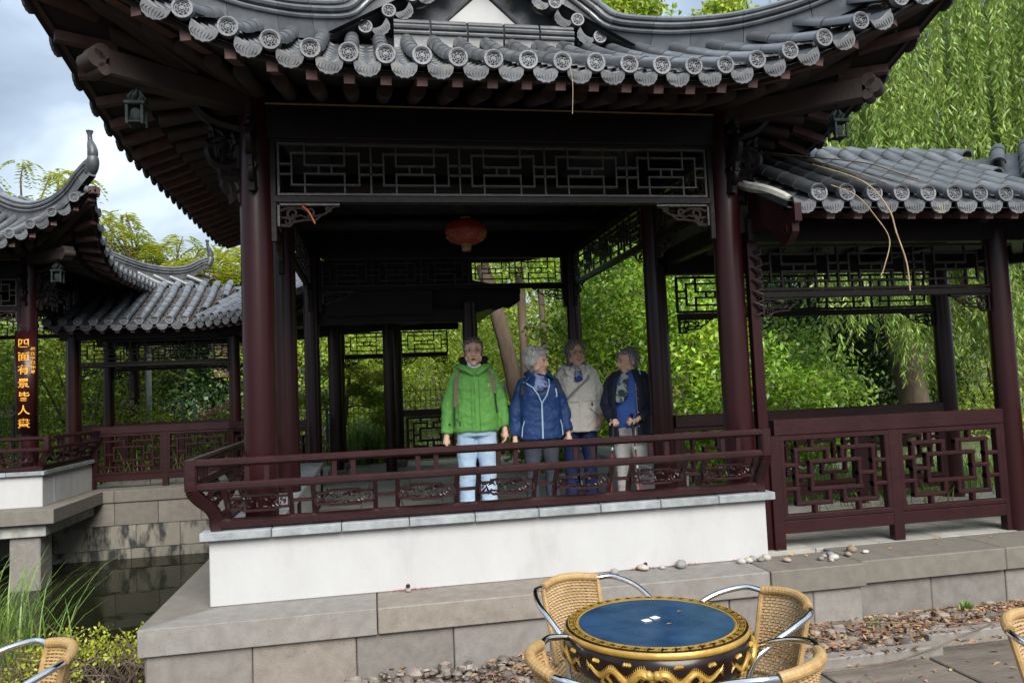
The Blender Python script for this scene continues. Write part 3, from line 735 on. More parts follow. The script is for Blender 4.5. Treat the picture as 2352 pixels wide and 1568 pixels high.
# mortar between gable band and tiles
# ================================================================ ground, pond, stone plinth
def sheet(name, polys, m, z=None, parent=None):
    mb = MB()
    for poly in polys: mb.add([(x, y, (z if len(p) < 3 else p[2])) if False else (p[0], p[1], z if len(p) < 3 else p[2]) for p in poly for x, y in [(p[0], p[1])]], [tuple(range(len(poly)))])
    return tag(mb.build(name, m, parent), kind='structure')
PX0, PX1, PY0, PY1, WZ = -16, -1.25, 5.3, 11.72, -.56
sheet('ground', [[(-60, -20), (60, -20), (60, 4.46), (-60, 4.46)], [(-60, 4.46), (PX0, 4.46), (PX0, 90), (-60, 90)], [(PX0, PY1), (60, PY1), (60, 90), (PX0, 90)], [(PX1, 4.46), (60, 4.46), (60, PY1), (PX1, PY1)], [(PX0, 4.46), (PX1, 4.46), (PX1, 4.7), (PX0, 4.7)]], 'soil', 0.0)
sheet('pond_bank', [[(PX0, 4.7, 0), (PX1, 4.7, 0), (PX1, 5.5, -.75), (PX0, 5.5, -.75)]], 'soil')
sheet('pond_water', [[(PX0, 4.9), (PX1-.002, 4.9), (PX1-.002, PY1-.01), (PX0, PY1-.01)]], 'water', WZ)
sheet('lawn', [[(-40, 13.7), (3.3, 13.7), (3.3, 10.0), (3.3, 6.75), (40, 6.75), (40, 60), (-40, 60)]], 'lawn', .26)
# terrace slabs
T = sheet('terrace', [[(.0, -2), (9, -2), (9, 3.86), (.0, 3.86)]], 'soil', 0.004)
y = -.4
for j in range(7):
    x = -.6+random.uniform(0, .3)
    while x < 5.5:
        w = random.uniform(.55, .95)
        if y+.31 < 3.9: obj('paving_slab', MB().box((0, 0, 0), (w-.018, .60, .04), ch=.006).mesh('paving_slab', 'terrace'), T, loc=(x+w/2, y+.30, .004+random.uniform(-.004, .003)))
        x += w
    y += .618
for a, b, yy in ((.4, 1.0, 3.83), (1.01, 1.72, 3.84), (1.73, 2.31, 3.83), (2.32, 3.08, 3.86), (3.13, 3.9, 4.03), (3.91, 4.9, 4.05)):
    obj('kerb_stone', MB().box((0, 0, 0), (b-a, .085, .10), ch=.008).mesh('kerb_stone', 'granite'), T, mw=Matrix.Translation(((a+b)/2, yy, .025)) @ Matrix.Rotation(random.uniform(-.01, .02), 4, 'Z'))
# plinth
PL = MB()
PL.box((4.5, 7.36, .165), (11.4, 5.48, .32)); PL.box((1.1, 10.87, -.1), (4.6, 1.7, .8)); PL.box((-4.9, 12.72, -.1), (16.6, 1.94, .8)); PL.box((-.2, 7.36, -.36), (2.0, 5.48, .7))
PL = tag(PL.build('stone_plinth', 'wetstone'), kind='structure')
def stone(name, c, size, m, parent=PL, ch=.006, rz=0): return obj(name, MB().box((0, 0, 0), size, ch=ch).mesh(name, m), parent, mw=Matrix.Translation(c) @ Matrix.Rotation(rz, 4, 'Z'))
def run(name, joints, y0, y1, z0, z1, m, ax='x', gap=.004):
    for a, b in zip(joints[:-1], joints[1:]):
        if ax == 'x': stone(name, ((a+b)/2, (y0+y1)/2+random.uniform(-.003, .003), (z0+z1)/2), (b-a-gap, y1-y0, z1-z0), m)
        else: stone(name, ((y0+y1)/2, (a+b)/2, (z0+z1)/2), (y1-y0, b-a-gap, z1-z0), m)
# front ledge: first slab is mitred
mb = MB().prism([(-1.28, 4.42), (-.022, 4.42), (-.022, 4.80), (-.90, 4.80)], (0, 0, .255), (1, 0, 0), (0, 1, 0), (0, 0, .145)); mb.build('ledge_slab', 'granite_grey', PL, bevel=.004)
mb = MB().prism([(-1.283, 4.425), (-.904, 4.803), (-.904, 6.4), (-1.283, 6.4)], (0, 0, .2552), (1, 0, 0), (0, 1, 0), (0, 0, .1445)); mb.build('ledge_slab', 'granite_top', PL, bevel=.004)
run('ledge_slab', [-.018, 1.2], 4.42, 4.80, .255, .40, 'granite_pink'); run('ledge_slab', [1.204, 2.39], 4.42, 4.80, .255, .40, 'granite_grey'); run('ledge_slab', [2.394, 3.05], 4.42, 4.80, .255, .40, 'granite_top')
run('ledge_slab', [3.054, 4.13, 5.6, 7.2], 4.47, 4.90, .255, .40, 'granite_top')
run('ledge_slab', [6.404, 8.0, 9.6, 11.2], -1.283, -.904, .255, .40, 'granite_top', 'y')
for q_, m_ in zip(range(8), ('granite', 'granite_pink', 'granite', 'granite_grey', 'granite', 'granite_pink', 'granite', 'granite_grey')): run('base_stone', [-1.25, -.70, -.14, .41, .98, 1.56, 2.12, 2.69, 3.03][q_:q_+2], 4.45, 4.62, -.12, .253, m_)
run('base_stone', [3.034, 3.58, 4.15, 4.8, 5.5, 6.3], 4.51, 4.70, -.12, .253, 'granite')
for z0, z1, off in ((-.05, .253, 0), (-.36, -.053, .4), (-.7, -.363, .1)): run('base_stone', [4.47, 5.3+off, 6.3+off, 7.3+off, 8.3+off, 9.6, 10.9], -1.26, -1.12, z0, z1, 'wetstone', 'y')
# back pond wall and its ledge
run('ledge_slab', [-9, -7, -5.6, -3.95, -3.66, -2.1, -.9], 11.65, 12.1, .235, .40, 'granite_top')
run('wall_stone', [-9, -8.2, -7.4, -6.6, -5.8, -4.95, -4.3, -3.66, -3.08, -2.50, -1.95, -1.3], 11.67, 11.9, -.09, .232, 'granite_top')
run('wall_stone', [-9, -8, -7, -6, -5.2, -4.55, -3.95, -3.38, -2.79, -2.2, -1.3], 11.68, 11.9, -.42, -.093, 'wetstone')
run('wall_stone', [-9, -8, -7, -6, -5.2, -4.75, -4.1, -3.45, -2.8, -2.2, -1.3], 11.69, 11.9, -.8, -.423, 'wetstone')
# floor slabs, lying in the plinth
def floor(x0, x1, y0, y1, sx=.42, sy=.42):
    nx, ny = max(1, round((x1-x0)/sx)), max(1, round((y1-y0)/sy)); wx, wy = (x1-x0)/nx, (y1-y0)/ny
    me = MB().box((0, 0, 0), (wx-.006, wy-.006, .05), ch=.002).mesh('floor_slab', 'paving')
    for i in range(nx):
        for j in range(ny): obj('floor_slab', me, PL, loc=(x0+wx*(i+.5), y0+wy*(j+.5), .372+random.uniform(-.0015, .0015)))
floor(-.62, 2.50, 5.12, 9.4); floor(2.52, 7.0, 4.92, 6.70, .52, .45); floor(-1.2, 3.2, 9.42, 13.6, .55, .52)
floor(-4.2, -1.22, 12.12, 13.6, .55, .5)
# far pavilion platform on pillars over the water
WP = MB().box((-5.9, 11.0, .30), (3.9, 1.85, .18)); WP = tag(WP.build('pond_platform', 'granite_top'), 'stone platform on pillars carrying the far pavilion over the pond', 'platform')
MB().prism([(-9, 9.97), (-3.80, 9.97), (-3.80, 11.64), (-9, 11.64)], (0, 0, .235), (1, 0, 0), (0, 1, 0), (0, 0, .167)).build('ledge_slab', 'granite_top', WP, bevel=.006)
MB().prism([(-9, 10.06), (-3.92, 10.06), (-3.92, 11.66), (-9, 11.66)], (0, 0, .08), (1, 0, 0), (0, 1, 0), (0, 0, .15)).build('lintel', 'mortar', WP, bevel=.006)
for x, y_ in ((-4.17, 10.28), (-6.6, 10.28)): MB().box((x, y_, -.4), (.34, .34, .955), ch=.01).build('pillar', 'granite', WP)

# ================================================================ roofed galleries
def gallery(loc, rz, label, L, rows, cols, m0=0.0, m1=0.0, fret=(), rfret=(), lat=True, dark=0, end0=False, rear_rows=True, me='tile', bars=True, skipc=(), xs=0.0, rcols=None):
    """local x along the gallery, y to the back: front posts y=0, rear posts y=1.5; m0/m1 mitre slopes dx/dy of the roof ends"""
    G = empty('roofed_gallery', loc, rz); tag(G, label, 'gallery')
    YC = .76
    def rz_(y):
        t_ = abs(y-YC); return 3.50-.10*(1-math.exp(-(t_/.22)**2))*1.0-.475*max(0, t_-.12)*1.0 if t_ > .0 else 3.50
    zs = lambda y: rz_(y)+(2.79-rz_(-.58))*min(1, abs(y-YC)/1.34)
    x0 = lambda y: xs+m0*(y-YC); x1 = lambda y: L+m1*(y-YC)
    ys = [YC-1.34+1.34*k/8 for k in range(9)]; ys2 = [YC+1.34*k/8 for k in range(9)]
    mb = MB()
    ya = ys+ys2[1:]
    top = [[(lerp(x0(y), x1(y), u), y, zs(y)-.055) for y in ya] for u in (0, 1)]; bot = [[(lerp(x0(y), x1(y), u), y, zs(y)-.10) for y in ya] for u in (0, 1)]
    mb.grid(top).grid(bot)
    for u in (0, 1): mb.grid([top[u], bot[u]])
    R = mb.build('roof', 'tile_dark', G)
    n = int((L+2)/.2)
    for k in range(-6, n+6):
        x = k*.2+.02
        ylist = [y for y in ya if x0(y)+.0 <= x <= x1(y)]
        yf = [y for y in ys if x0(y)+.04 <= x <= x1(y)-.04]
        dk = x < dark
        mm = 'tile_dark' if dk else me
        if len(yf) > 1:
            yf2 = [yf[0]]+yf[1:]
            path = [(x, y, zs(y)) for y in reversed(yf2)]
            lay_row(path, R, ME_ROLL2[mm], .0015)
            if yf[-1] >= YC-.01:
                for y in (YC+.17, YC+.36): pass
            if abs(yf[0]-ys[0]) < 1e-6:
                obj('tile_end', ME_DISC2, R, orient((x, ys[0]-.012, zs(ys[0])), (0, -1, .06), ZE))
                obj('flying_rafter', ME_RAFT, R, orient((x+.1, ys[0]+.17, zs(ys[0])-.105), (0, -1, -.25), ZE))
        yr = [y for y in ys2 if x0(y)+.04 <= x <= x1(y)-.04]
        if rear_rows and len(yr) > 1:
            lay_row([(x, y, zs(y)) for y in (yr if yr[0] <= YC+.2 else yr)][:4], R, ME_ROLL2[mm], .0015)
        xd = x+.1; yd = ys[0]
        if x0(yd) <= xd <= x1(yd):
            mm2 = orient((xd, yd-.008, zs(yd)-.03), (0, -1, 0), ZE); obj('drip_tile', ME_DRIP, R, mm2 @ Matrix.Scale(1.08, 4))
            mb = MB(); yp = [y for y in ys if x0(y) <= xd <= x1(y)]
            for a, b in zip(yp[:-1], yp[1:]):
                rws = [[(xd+u*.062, yy, zs(yy)+up_-.024*(1-abs(u))) for u in (-1, -.5, 0, .5, 1)] for yy, up_ in ((b, -.05), (a, -.033))]
                mb.grid(rws); mb.grid([rws[1], [(p[0], p[1], p[2]-.016) for p in rws[1]]])
            if mb.v: mb.build('pan_tile_row', 'tile_dark', R)
    W = 'wood'
    # timber
    ex0, ex1 = x0(0), x1(0)
    for y, e0, e1 in ((0, x0(0), x1(0)), (1.5, x0(1.5), x1(1.5))):
        MB().bar((e0, y, 2.66), (e1, y, 2.66), .10, .17, ch=.01).build('eave_beam', W, G)
    for y in (-.50, 2.02): MB().bar((x0(y), y, zs(y)-.12), (x1(y), y, zs(y)-.12), .03, .04).build('eave_board', W, G)
    rcols = cols if rcols is None else rcols
    for x in rcols:
        if (x, 1) not in skipc: column(x, 1.5, .40, 2.66, .085, G, base=False)
    for x in cols:
        if (x, 0) not in skipc: column(x, 0, .40, 2.66, .085, G, base=False)
        MB().bar((x, -.0, 2.72), (x, 1.5, 2.72), .09, .14, ch=.01).build('cross_beam', W, G)
    for y, cc in ((0, cols), (1.5, rcols)):
        for x0_, x1_ in zip(cc[:-1], cc[1:]):
            a, b = (x0_+.09, y), (x1_-.09, y)
            MB().bar((a[0], y, 2.195), (b[0], y, 2.195), .05, .05, ch=.006).build('frieze_rail', W, G)
            lattice(a, b, 2.235, 2.55, FRIEZE, max(1, round((b[0]-a[0])/.62)), .016, .022, W, G, name='frieze_lattice')
            scroll_bracket((a[0], y, 2.17), (1, 0, 0), .34, .13, W, G); scroll_bracket((b[0], y, 2.17), (-1, 0, 0), .34, .13, W, G)
    def fretrail(a, b, y, m):
        mb = MB(); mb.bar((a, y, 1.245), (b, y, 1.245), .07, .11, ch=.006); tr = mb.build('top_rail', m, G)
        MB().bar((a, y, .55), (b, y, .55), .06, .09, ch=.006).build('bottom_rail', m, G)
        k = max(1, round((b-a)/.93)); w = (b-a)/k
        for i in range(k+1): MB().box((a+w*i, y, .78), (.085, .066, .82), ch=.004).build('rail_post', m, G)
        for i in range(k): lattice((a+w*i+.055, y), (a+w*(i+1)-.055, y), .615, 1.17, FRET, 1, .030, .052, m, G, name='fretwork_panel', ch=.007)
    for a, b in fret: fretrail(a, b, 0, 'rail')
    for a, b in rfret: fretrail(a, b, 1.5, 'rail')
    for s in np.arange(x0(.7)+.1, x1(.7), .4):   # rafters seen from below
        for q in ((-.5, .7), (2.0, .85)): MB().bar((s, q[0], zs(q[0])-.135), (s, q[1], zs(q[1])-.13), .05, .05).build('rafter', W, G)
    return G, R, zs
a45 = math.radians(-45); mt = math.tan(math.radians(22.5))
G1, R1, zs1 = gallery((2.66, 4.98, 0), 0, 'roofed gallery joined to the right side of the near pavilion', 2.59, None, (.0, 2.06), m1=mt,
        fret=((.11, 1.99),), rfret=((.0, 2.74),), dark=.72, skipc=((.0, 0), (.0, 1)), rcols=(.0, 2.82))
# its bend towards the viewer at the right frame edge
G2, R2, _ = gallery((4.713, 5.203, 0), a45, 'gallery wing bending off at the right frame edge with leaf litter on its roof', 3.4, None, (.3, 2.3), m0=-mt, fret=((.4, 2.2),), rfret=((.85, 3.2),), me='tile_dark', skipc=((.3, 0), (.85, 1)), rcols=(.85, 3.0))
G3, R3, zs3 = gallery((-4.05, 12.0, 0), 0, 'roofed gallery along the pond between the far pavilion and the near one', 2.10, None, (-.25, 1.99), m0=0, m1=mt, xs=-.42,
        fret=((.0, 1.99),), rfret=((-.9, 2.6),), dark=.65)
G4, R4, _ = gallery((-2.487, 12.223, 0), a45, 'gallery wing turning from the pond gallery towards the near pavilion', 2.6, None, (2.35,), m0=-mt, fret=((.55, 2.3),), rear_rows=True)

# a planted bank closes the view behind the gardens
rows = []
for i in range(61):
    x = -70+140*i/60; rows.append([(x, y_, z_+(.5*noise.noise(Vector((x*.11, y_*.1, 0))) if z_ > .3 else 0)) for y_, z_ in ((23.5, .2), (26, 1.6), (30, 3.4), (38, 4.6), (60, 5.0), (90, 3.0))])
tag(MB().grid(rows).build('hillside', 'lawn', None, smooth=True), kind='structure')
bpy.context.view_layer.update()
def local(o, parent):
    """re-express an object built in world coordinates in its parent's space"""
    m = Matrix.Translation((0, 0, 0)); p = parent; chain = []
    while p is not None: chain.append(p.matrix_basis.copy()); p = p.parent
    w = Matrix.Identity(4)
    for c in reversed(chain): w = w @ c
    o.matrix_parent_inverse = Matrix.Identity(4); o.matrix_basis = w.inverted() @ m; return o
MB().tube(catmull([(.03, .30, 3.115), (.03, .0, 2.99), (.035, -.30, 2.875), (.05, -.52, 2.765)], 4), [.03, .035, .04, .044, .046, .046, .046, .046, .044, .042, .040, .034, .026], 8, flat=.8).build('mortar_flashing', 'mortar', R1, smooth=True)
pts = [(-.60, 2.72), (-.60, 2.60), (-.56, 2.60), (-.56, 2.54), (-.52, 2.50), (-.46, 2.47), (-.40, 2.49), (-.34, 2.56), (-.26, 2.62), (-.10, 2.64), (.0, 2.62), (.0, 2.97), (-.3, 2.85)]
MB().prism(pts, (0.035, 0, 0), (0, 1, 0), (0, 0, 1), (.05, 0, 0)).build('end_board', 'lacquer', G1, bevel=.004)
MB().tube([(.032, -.47+.045*(1-.07*i)*math.cos(i*.75), 2.565+.045*(1-.07*i)*math.sin(i*.75)) for i in range(13)], .006, 6).build('scroll', 'lacquer', G1, smooth=True)
MB().box((.045, .02, 1.5), (.075, .06, 2.2), ch=.004).build('side_post', 'lacquer', G1)
mb = MB()
for k in range(11):
    z = 2.50-.042*k; q = -1 if k % 2 else 1
    mb.tube([(.045+.02*q, -.03, z+.02), (.08, -.05, z+.012*q), (.10-.015*abs(q), -.045, z-.012), (.055-.02*q, -.035, z-.03)], [.006, .012, .010, .005], 6)
mb.build('carved_strip', 'fret_wood', G1, smooth=True, fix=False)
# slate strip under the gallery rail
# ---- gallery behind the near pavilion, running back and ending at a latticed wall
RG = empty('roofed_gallery', (.30, 9.5, 0)); tag(RG, 'dark gallery seen through the near pavilion, behind the people', 'gallery')
pr = [(-1.5, 2.86), (-1.0, 3.02), (-.5, 3.25), (0, 3.42), (.5, 3.25), (1.0, 3.02), (1.62, 2.90), (1.62, 2.84), (1.0, 2.92), (.5, 3.14), (0, 3.3), (-.5, 3.14), (-1.0, 2.92), (-1.5, 2.8)]
MB().prism(pr, (0, .1, 0), (1, 0, 0), (0, 0, 1), (0, 4.3, 0)).build('roof', 'tile_dark', RG)
bb = [(.9, 2.62), (1.05, 2.60), (1.2, 2.64), (1.28, 2.62), (1.38, 2.66), (1.45, 2.64), (1.55, 2.70), (1.60, 2.74), (1.60, 2.87), (1.0, 3.0), (.9, 3.0)]
MB().prism(bb, (0, .05, 0), (1, 0, 0), (0, 0, 1), (0, .05, 0)).build('barge_board', 'wood', RG)
for x, y_ in ((-.86, 2.1), (-.86, 3.3), (.93, 0.05), (.08, 3.3)): column(x, y_, .46, 2.72, .10, RG)
MB().bar((-1, .05, 2.56), (1.0, .05, 2.56), .12, .16).build('cross_beam', 'wood', RG)
MB().box((.0, .08, 2.95), (1.98, .04, .68)).build('infill_board', 'ceil', RG)
MB().box((-.2, -.10, 3.0), (1.3, .03, .85)).build('infill_board', 'ceil', RG)
MB().bar((-1.0, 3.3, 2.72), (1.15, 3.3, 2.72), .12, .12).build('eave_beam', 'wood', RG)
for x0, x1 in ((-.76, -.02), (.18, .95)):
    lattice((x0, 3.3), (x1, 3.3), 2.27, 2.63, FRIEZE, 1 if x1-x0 < 1 else 2, .018, .025, 'wood', RG, name='frieze_lattice')
    MB().bar((x0, 3.3, 2.235), (x1, 3.3, 2.235), .05, .06).build('frieze_rail', 'wood', RG)
    scroll_bracket((x0, 3.3, 2.2), (1, 0, 0), .28, .13, 'wood', RG); scroll_bracket((x1, 3.3, 2.2), (-1, 0, 0), .28, .13, 'wood', RG)
for x0, x1 in ((.18, 1.05), (1.1, 1.85), (1.95, 3.4)):
    MB().bar((x0, 3.3, 1.27), (x1, 3.3, 1.27), .07, .11).build('top_rail', 'rail', RG); MB().bar((x0, 3.3, .55), (x1, 3.3, .55), .06, .09).build('bottom_rail', 'rail', RG)
    lattice((x0+.06, 3.3), (x1-.06, 3.3), .62, 1.19, FRET, 1 if x1-x0 < 1 else 2, .032, .05, 'rail', RG, name='fretwork_panel')
# ================================================================ people
MT['skin'] = mat('weathered skin', (0.74, 0.43, 0.30), 0.5, (0.80, 0.52, 0.39), 14, bump=0.15, bscale=60, c3=(0.50, 0.20, 0.14), s3=8, t3=(.55, .8))
MT['lip'] = mat('lip', (0.36, 0.11, 0.095), 0.5); MT['mouth'] = mat('mouth line', (0.12, 0.03, 0.03), 0.6)
MT['eye'] = mat('eye white', (0.62, 0.60, 0.57), 0.25); MT['iris'] = mat('iris', (0.045, 0.04, 0.035), 0.2)
MT['specs'] = mat('thin glasses frame', (0.22, 0.09, 0.05), 0.35, metal=0.5)
def hairmat(n, a, b): return mat(n, a, 0.55, b, 45, bump=0.7, bscale=70, stretch=(1, 1, .25), isl=True, vary=0.3)
MT['hair_brown'] = hairmat('grey brown hair', (0.09, 0.075, 0.062), (0.26, 0.235, 0.21)); MT['hair_white'] = hairmat('white hair', (0.55, 0.55, 0.52), (0.74, 0.73, 0.70))
MT['hair_mid'] = hairmat('ash brown hair', (0.10, 0.08, 0.065), (0.28, 0.24, 0.205)); MT['hair_grey'] = hairmat('grey hair', (0.12, 0.11, 0.10), (0.32, 0.30, 0.28))
def cloth(n, a, b=None, rough=0.75, **k): return mat(n, a, rough, b or tuple(x*1.18 for x in a), 5, bump=0.25, bscale=260, **k)
MT['green_shell'] = cloth('apple green shell fabric', (0.115, 0.34, 0.062), rough=.6); MT['blue_shell'] = cloth('deep blue softshell', (0.009, 0.040, 0.145), rough=.6)
MT['beige_coat'] = cloth('stone coloured cotton', (0.70, 0.67, 0.61)); MT['navy_coat'] = cloth('navy coat', (0.010, 0.014, 0.032)); MT['blue_shirt'] = cloth('cobalt jersey', (0.04, 0.11, 0.40))
MT['light_jeans'] = mat('light blue jeans', (0.36, 0.51, 0.68), 0.85, (0.46, 0.60, 0.75), 4, bump=.3, bscale=150, c3=(0.30, 0.42, 0.60), s3=6, t3=(.5, .8))
MT['dark_jeans'] = mat('charcoal jeans', (0.025, 0.034, 0.052), 0.85, (0.045, 0.055, 0.075), 4, bump=.3, bscale=150); MT['navy_jeans'] = cloth('ink blue trousers', (0.006, 0.018, 0.085)); MT['white_pants'] = cloth('off white trousers', (0.58, 0.56, 0.53))
MT['shoe'] = mat('dark shoe', (0.03, 0.03, 0.035), 0.6); MT['strap'] = mat('taupe strap', (0.20, 0.145, 0.115), 0.8); MT['dark_strap'] = mat('black webbing', (0.012, 0.013, 0.018), 0.7)
MT['fleece'] = mat('black fleece', (0.007, 0.007, 0.009), 0.95); MT['zip'] = mat('pale blue zip', (0.36, 0.55, 0.70), 0.5); MT['grey_strap'] = mat('grey bag strap', (0.30, 0.285, 0.27), 0.7)
MT['scarf_a'] = mat('blue and white scarf', (0.08, 0.16, 0.48), 0.85, (0.68, 0.70, 0.76), 16, fac=(.47, .53), bump=.3); MT['scarf_b'] = mat('blue grey marbled scarf', (0.03, 0.045, 0.12), 0.85, (0.30, 0.38, 0.66), 14, fac=(.42, .56), bump=.3, c3=(.45, .46, .5), s3=11, t3=(.6, .66))
MT['scarf_c'] = mat('royal blue and white scarf', (0.03, 0.07, 0.26), 0.85, (0.56, 0.56, 0.66), 13, fac=(.50, .60), bump=.3); MT['scarf_d'] = mat('grey green tie dyed scarf', (0.035, 0.055, 0.065), 0.85, (0.42, 0.50, 0.47), 15, fac=(.45, .56), bump=.3)
MT['pole_black'] = mat('black pole grip', (0.01, 0.01, 0.012), 0.5); MT['pole_red'] = mat('red pole band', (0.5, 0.01, 0.015), 0.4); MT['metal'] = mat('silver snap', (0.6, 0.6, 0.6), 0.3, metal=1)
tex_w = bpy.data.textures.new('wrinkles', 'CLOUDS'); tex_w.noise_scale = 0.10; tex_w.noise_depth = 2
tex_f = bpy.data.textures.new('folds', 'CLOUDS'); tex_f.noise_scale = 0.045; tex_f.noise_depth = 1
def fused(mb, name, m, parent, voxel=.009, wr=0.0, wf=0.0, sm=2, bake=True):
    me = mb.mesh(name, m); recalc(me)
    o = bpy.data.objects.new(name, me); col.objects.link(o)
    r = o.modifiers.new('fuse', 'REMESH'); r.mode = 'VOXEL'; r.voxel_size = voxel; r.use_smooth_shade = True
    if sm: s_ = o.modifiers.new('smooth', 'SMOOTH'); s_.iterations = sm; s_.factor = .5
    for w, tx in ((wr, tex_w), (wf, tex_f)):
        if w: d = o.modifiers.new('wr', 'DISPLACE'); d.texture = tx; d.strength = w; d.mid_level = .5; d.texture_coords = 'LOCAL'
    dg = bpy.context.evaluated_depsgraph_get(); dg.update()
    nm = bpy.data.meshes.new_from_object(o.evaluated_get(dg)); nm.name = name
    nm.materials.clear(); nm.materials.append(MT[m]); nm.polygons.foreach_set('use_smooth', [True]*len(nm.polygons))
    o.modifiers.clear(); o.data = nm
    if parent is not None: o.parent = parent
    return o
def ring(rw, rd, cy, z, n=20, p=2.5):
    out_ = []
    for k in range(n):
        a = 2*PI*k/n; c, s = math.cos(a), math.sin(a)
        out_.append((rw*abs(c)**(2/p)*(1 if c > 0 else -1), cy+rd*abs(s)**(2/p)*(1 if s > 0 else -1), z))
    return out_
def loft(mb, levels, n=20, p=2.5):
    P = [ring(w, d, cy, z, n, p) for z, w, d, cy in levels]; mb.grid(P, closed=True); o = len(mb.v)-n*len(P)
    mb.f.append(tuple(range(o+n-1, o-1, -1))); mb.f.append(tuple(range(len(mb.v)-n, len(mb.v)))); return mb
def hand(mb, w, d, nrm, side, curl=.3, s=1.0):
    """wrist w, pointing d, palm normal nrm; side +1/-1 puts the thumb"""
    w = Vector(w); d = Vector(d).normalized(); nrm = Vector(nrm).normalized(); x = d.cross(nrm).normalized()*side
    mb.tube([w-d*.02*s, w+d*.03*s, w+d*.075*s, w+d*.088*s], [.022*s, .027*s, .036*s, .030*s], 10, flat=1, up=nrm)
    for k, L in enumerate((.072, .080, .074, .060)):
        b = w+d*.080*s+x*((1.5-k)*.0175*s); q = [b-d*.02*s]; ang = 0; cur = b
        for j, f in enumerate((.45, .32, .23)):
            q.append(cur); ang += curl*(1.25 if j else .7)
            dd = d*math.cos(ang)+nrm*math.sin(ang); cur = cur+dd*(L*f*s)
        q.append(cur); mb.tube(q, [.0095*s, .0095*s, .009*s, .008*s, .0065*s], 7)
    t0 = w+d*.028*s+x*.026*s; t1 = t0+(d*.5+x*.75+nrm*.25).normalized()*.034*s; t2 = t1+(d*.8+x*.1+nrm*.55*(1+curl)).normalized()*.028*s
    mb.tube([t0-x*.012*s, t0, t1, t2], [.013*s, .0125*s, .0105*s, .008*s], 7)
def rotz(v, a): return Matrix.Rotation(a, 3, 'Z') @ Vector(v)
def person(loc, rz, H, label, jacket, jm, trousers, hair, hm, head_yaw, scarf, arms, specs=True, head_tilt=0.0, mouth='line', levels=None, jack_wr=.022, hem=.82, leg_r=1.0, nose=1.0):
    P = empty('person', loc, rz); tag(P, label, 'person', None); s = H/1.66
    LV = levels or [(hem, .195, .135, .0), (hem+.03, .20, .14, .0), (.98, .205, .145, .0), (1.10, .195, .140, -.005), (1.20, .195, .145, -.01), (1.29, .190, .135, -.005), (1.355, .170, .112, .005), (1.40, .125, .09, .012), (1.435, .075, .07, .02)]
    LV = [(z*s, w*s, d*s, c*s) for z, w, d, c in LV]
    def ringat(z):
        z *= s
        for (z0, w0, d0, c0), (z1, w1, d1, c1) in zip(LV[:-1], LV[1:]):
            if z <= z1: t_ = max(0, (z-z0)/(z1-z0)); return lerp(w0, w1, t_), lerp(d0, d1, t_), lerp(c0, c1, t_)
        return LV[-1][1:]
    def skinpt(z, a, off=.006):
        w, d, c = ringat(z); n_ = 2.5; c_, s_ = math.cos(a), math.sin(a)
        return Vector(((w+off)*abs(c_)**(2/n_)*(1 if c_ > 0 else -1), c+(d+off)*abs(s_)**(2/n_)*(1 if s_ > 0 else -1), z*s))
    FR = -PI/2
    # ---- body: one continuous surface (feet to head, arms and hands)
    B = MB(); hc = Vector((0, -.008*s, 1.528*s)); HK = 1.13; R3 = (Matrix.Rotation(head_yaw, 3, 'Z') @ Matrix.Rotation(head_tilt, 3, 'X'))
    def Hp(x, y, z): return hc+R3 @ (Vector((x, y, z))*(s*HK))
    def hb(c, r, rr=None): B.ball(Hp(*c), tuple(q*s*HK for q in r), 16, 12, R3 if rr is None else R3 @ rr)
    hb((0, .015, .030), (.074, .092, .086)); hb((0, -.022, -.030), (.060, .066, .082)); hb((0, -.035, -.078), (.043, .042, .034))
    hb((0, -.070, -.100), (.020, .016, .015)); hb((0, -.080, -.063), (.025, .009, .013))
    for q in (-1, 1):
        hb((q*.031, -.078, .026), (.024, .010, .008)); hb((q*.038, -.060, -.024), (.022, .022, .022)); hb((q*.077, .014, -.012), (.008, .019, .030)); hb((q*.058, -.02, -.055), (.014, .03, .03))
    B.tube([Hp(0, -.083, .016), Hp(0, -.096*(.9+.1*nose), -.004), Hp(0, -.108*nose, -.024), Hp(0, -.100, -.034)], [.008*s, .0105*s, .0135*s, .009*s], 10)
    for q in (-1, 1): hb((q*.012, -.096, -.030), (.008, .010, .008))
    B.tube([(0, .03*s, 1.34*s), (0, .022*s, 1.42*s), tuple(Hp(0, .02, -.06)), tuple(Hp(0, .02, -.02))], [.065*s, .054*s, .052*s, .05*s], 14)
    loft(B, [(.80*s, .155*s, .115*s, 0), (.95*s, .16*s, .12*s, 0), (1.1*s, .14*s, .10*s, 0), (1.25*s, .15*s, .11*s, 0), (1.36*s, .13*s, .085*s, .005*s), (1.41*s, .08*s, .06*s, .015*s)], 16)
    for q in (-1, 1):
        B.tube([(q*.09*s, 0, .86*s), (q*.095*s, -.005*s, .48*s), (q*.10*s, .01*s, .09*s)], [.075*s, .048*s, .034*s], 10)
        B.tube([(q*.10*s, .03*s, .05*s), (q*.105*s, -.05*s, .045*s), (q*.11*s, -.13*s, .035*s)], [.035*s, .036*s, .028*s], 10, flat=.8)
    hands = []
    for q, (sh, el, wr, hd, hn, cu) in zip((-1, 1), arms):
        sh, el, wr = [Vector(v)*s for v in (sh, el, wr)]
        B.tube([sh, el, wr], [.045*s, .036*s, .024*s], 10); hand(B, wr+(wr-el).normalized()*.012, hd, hn, q*(1), cu, s*.98); hands.append(wr)
    fused(B, 'body', 'skin', P, voxel=.0065, sm=1)
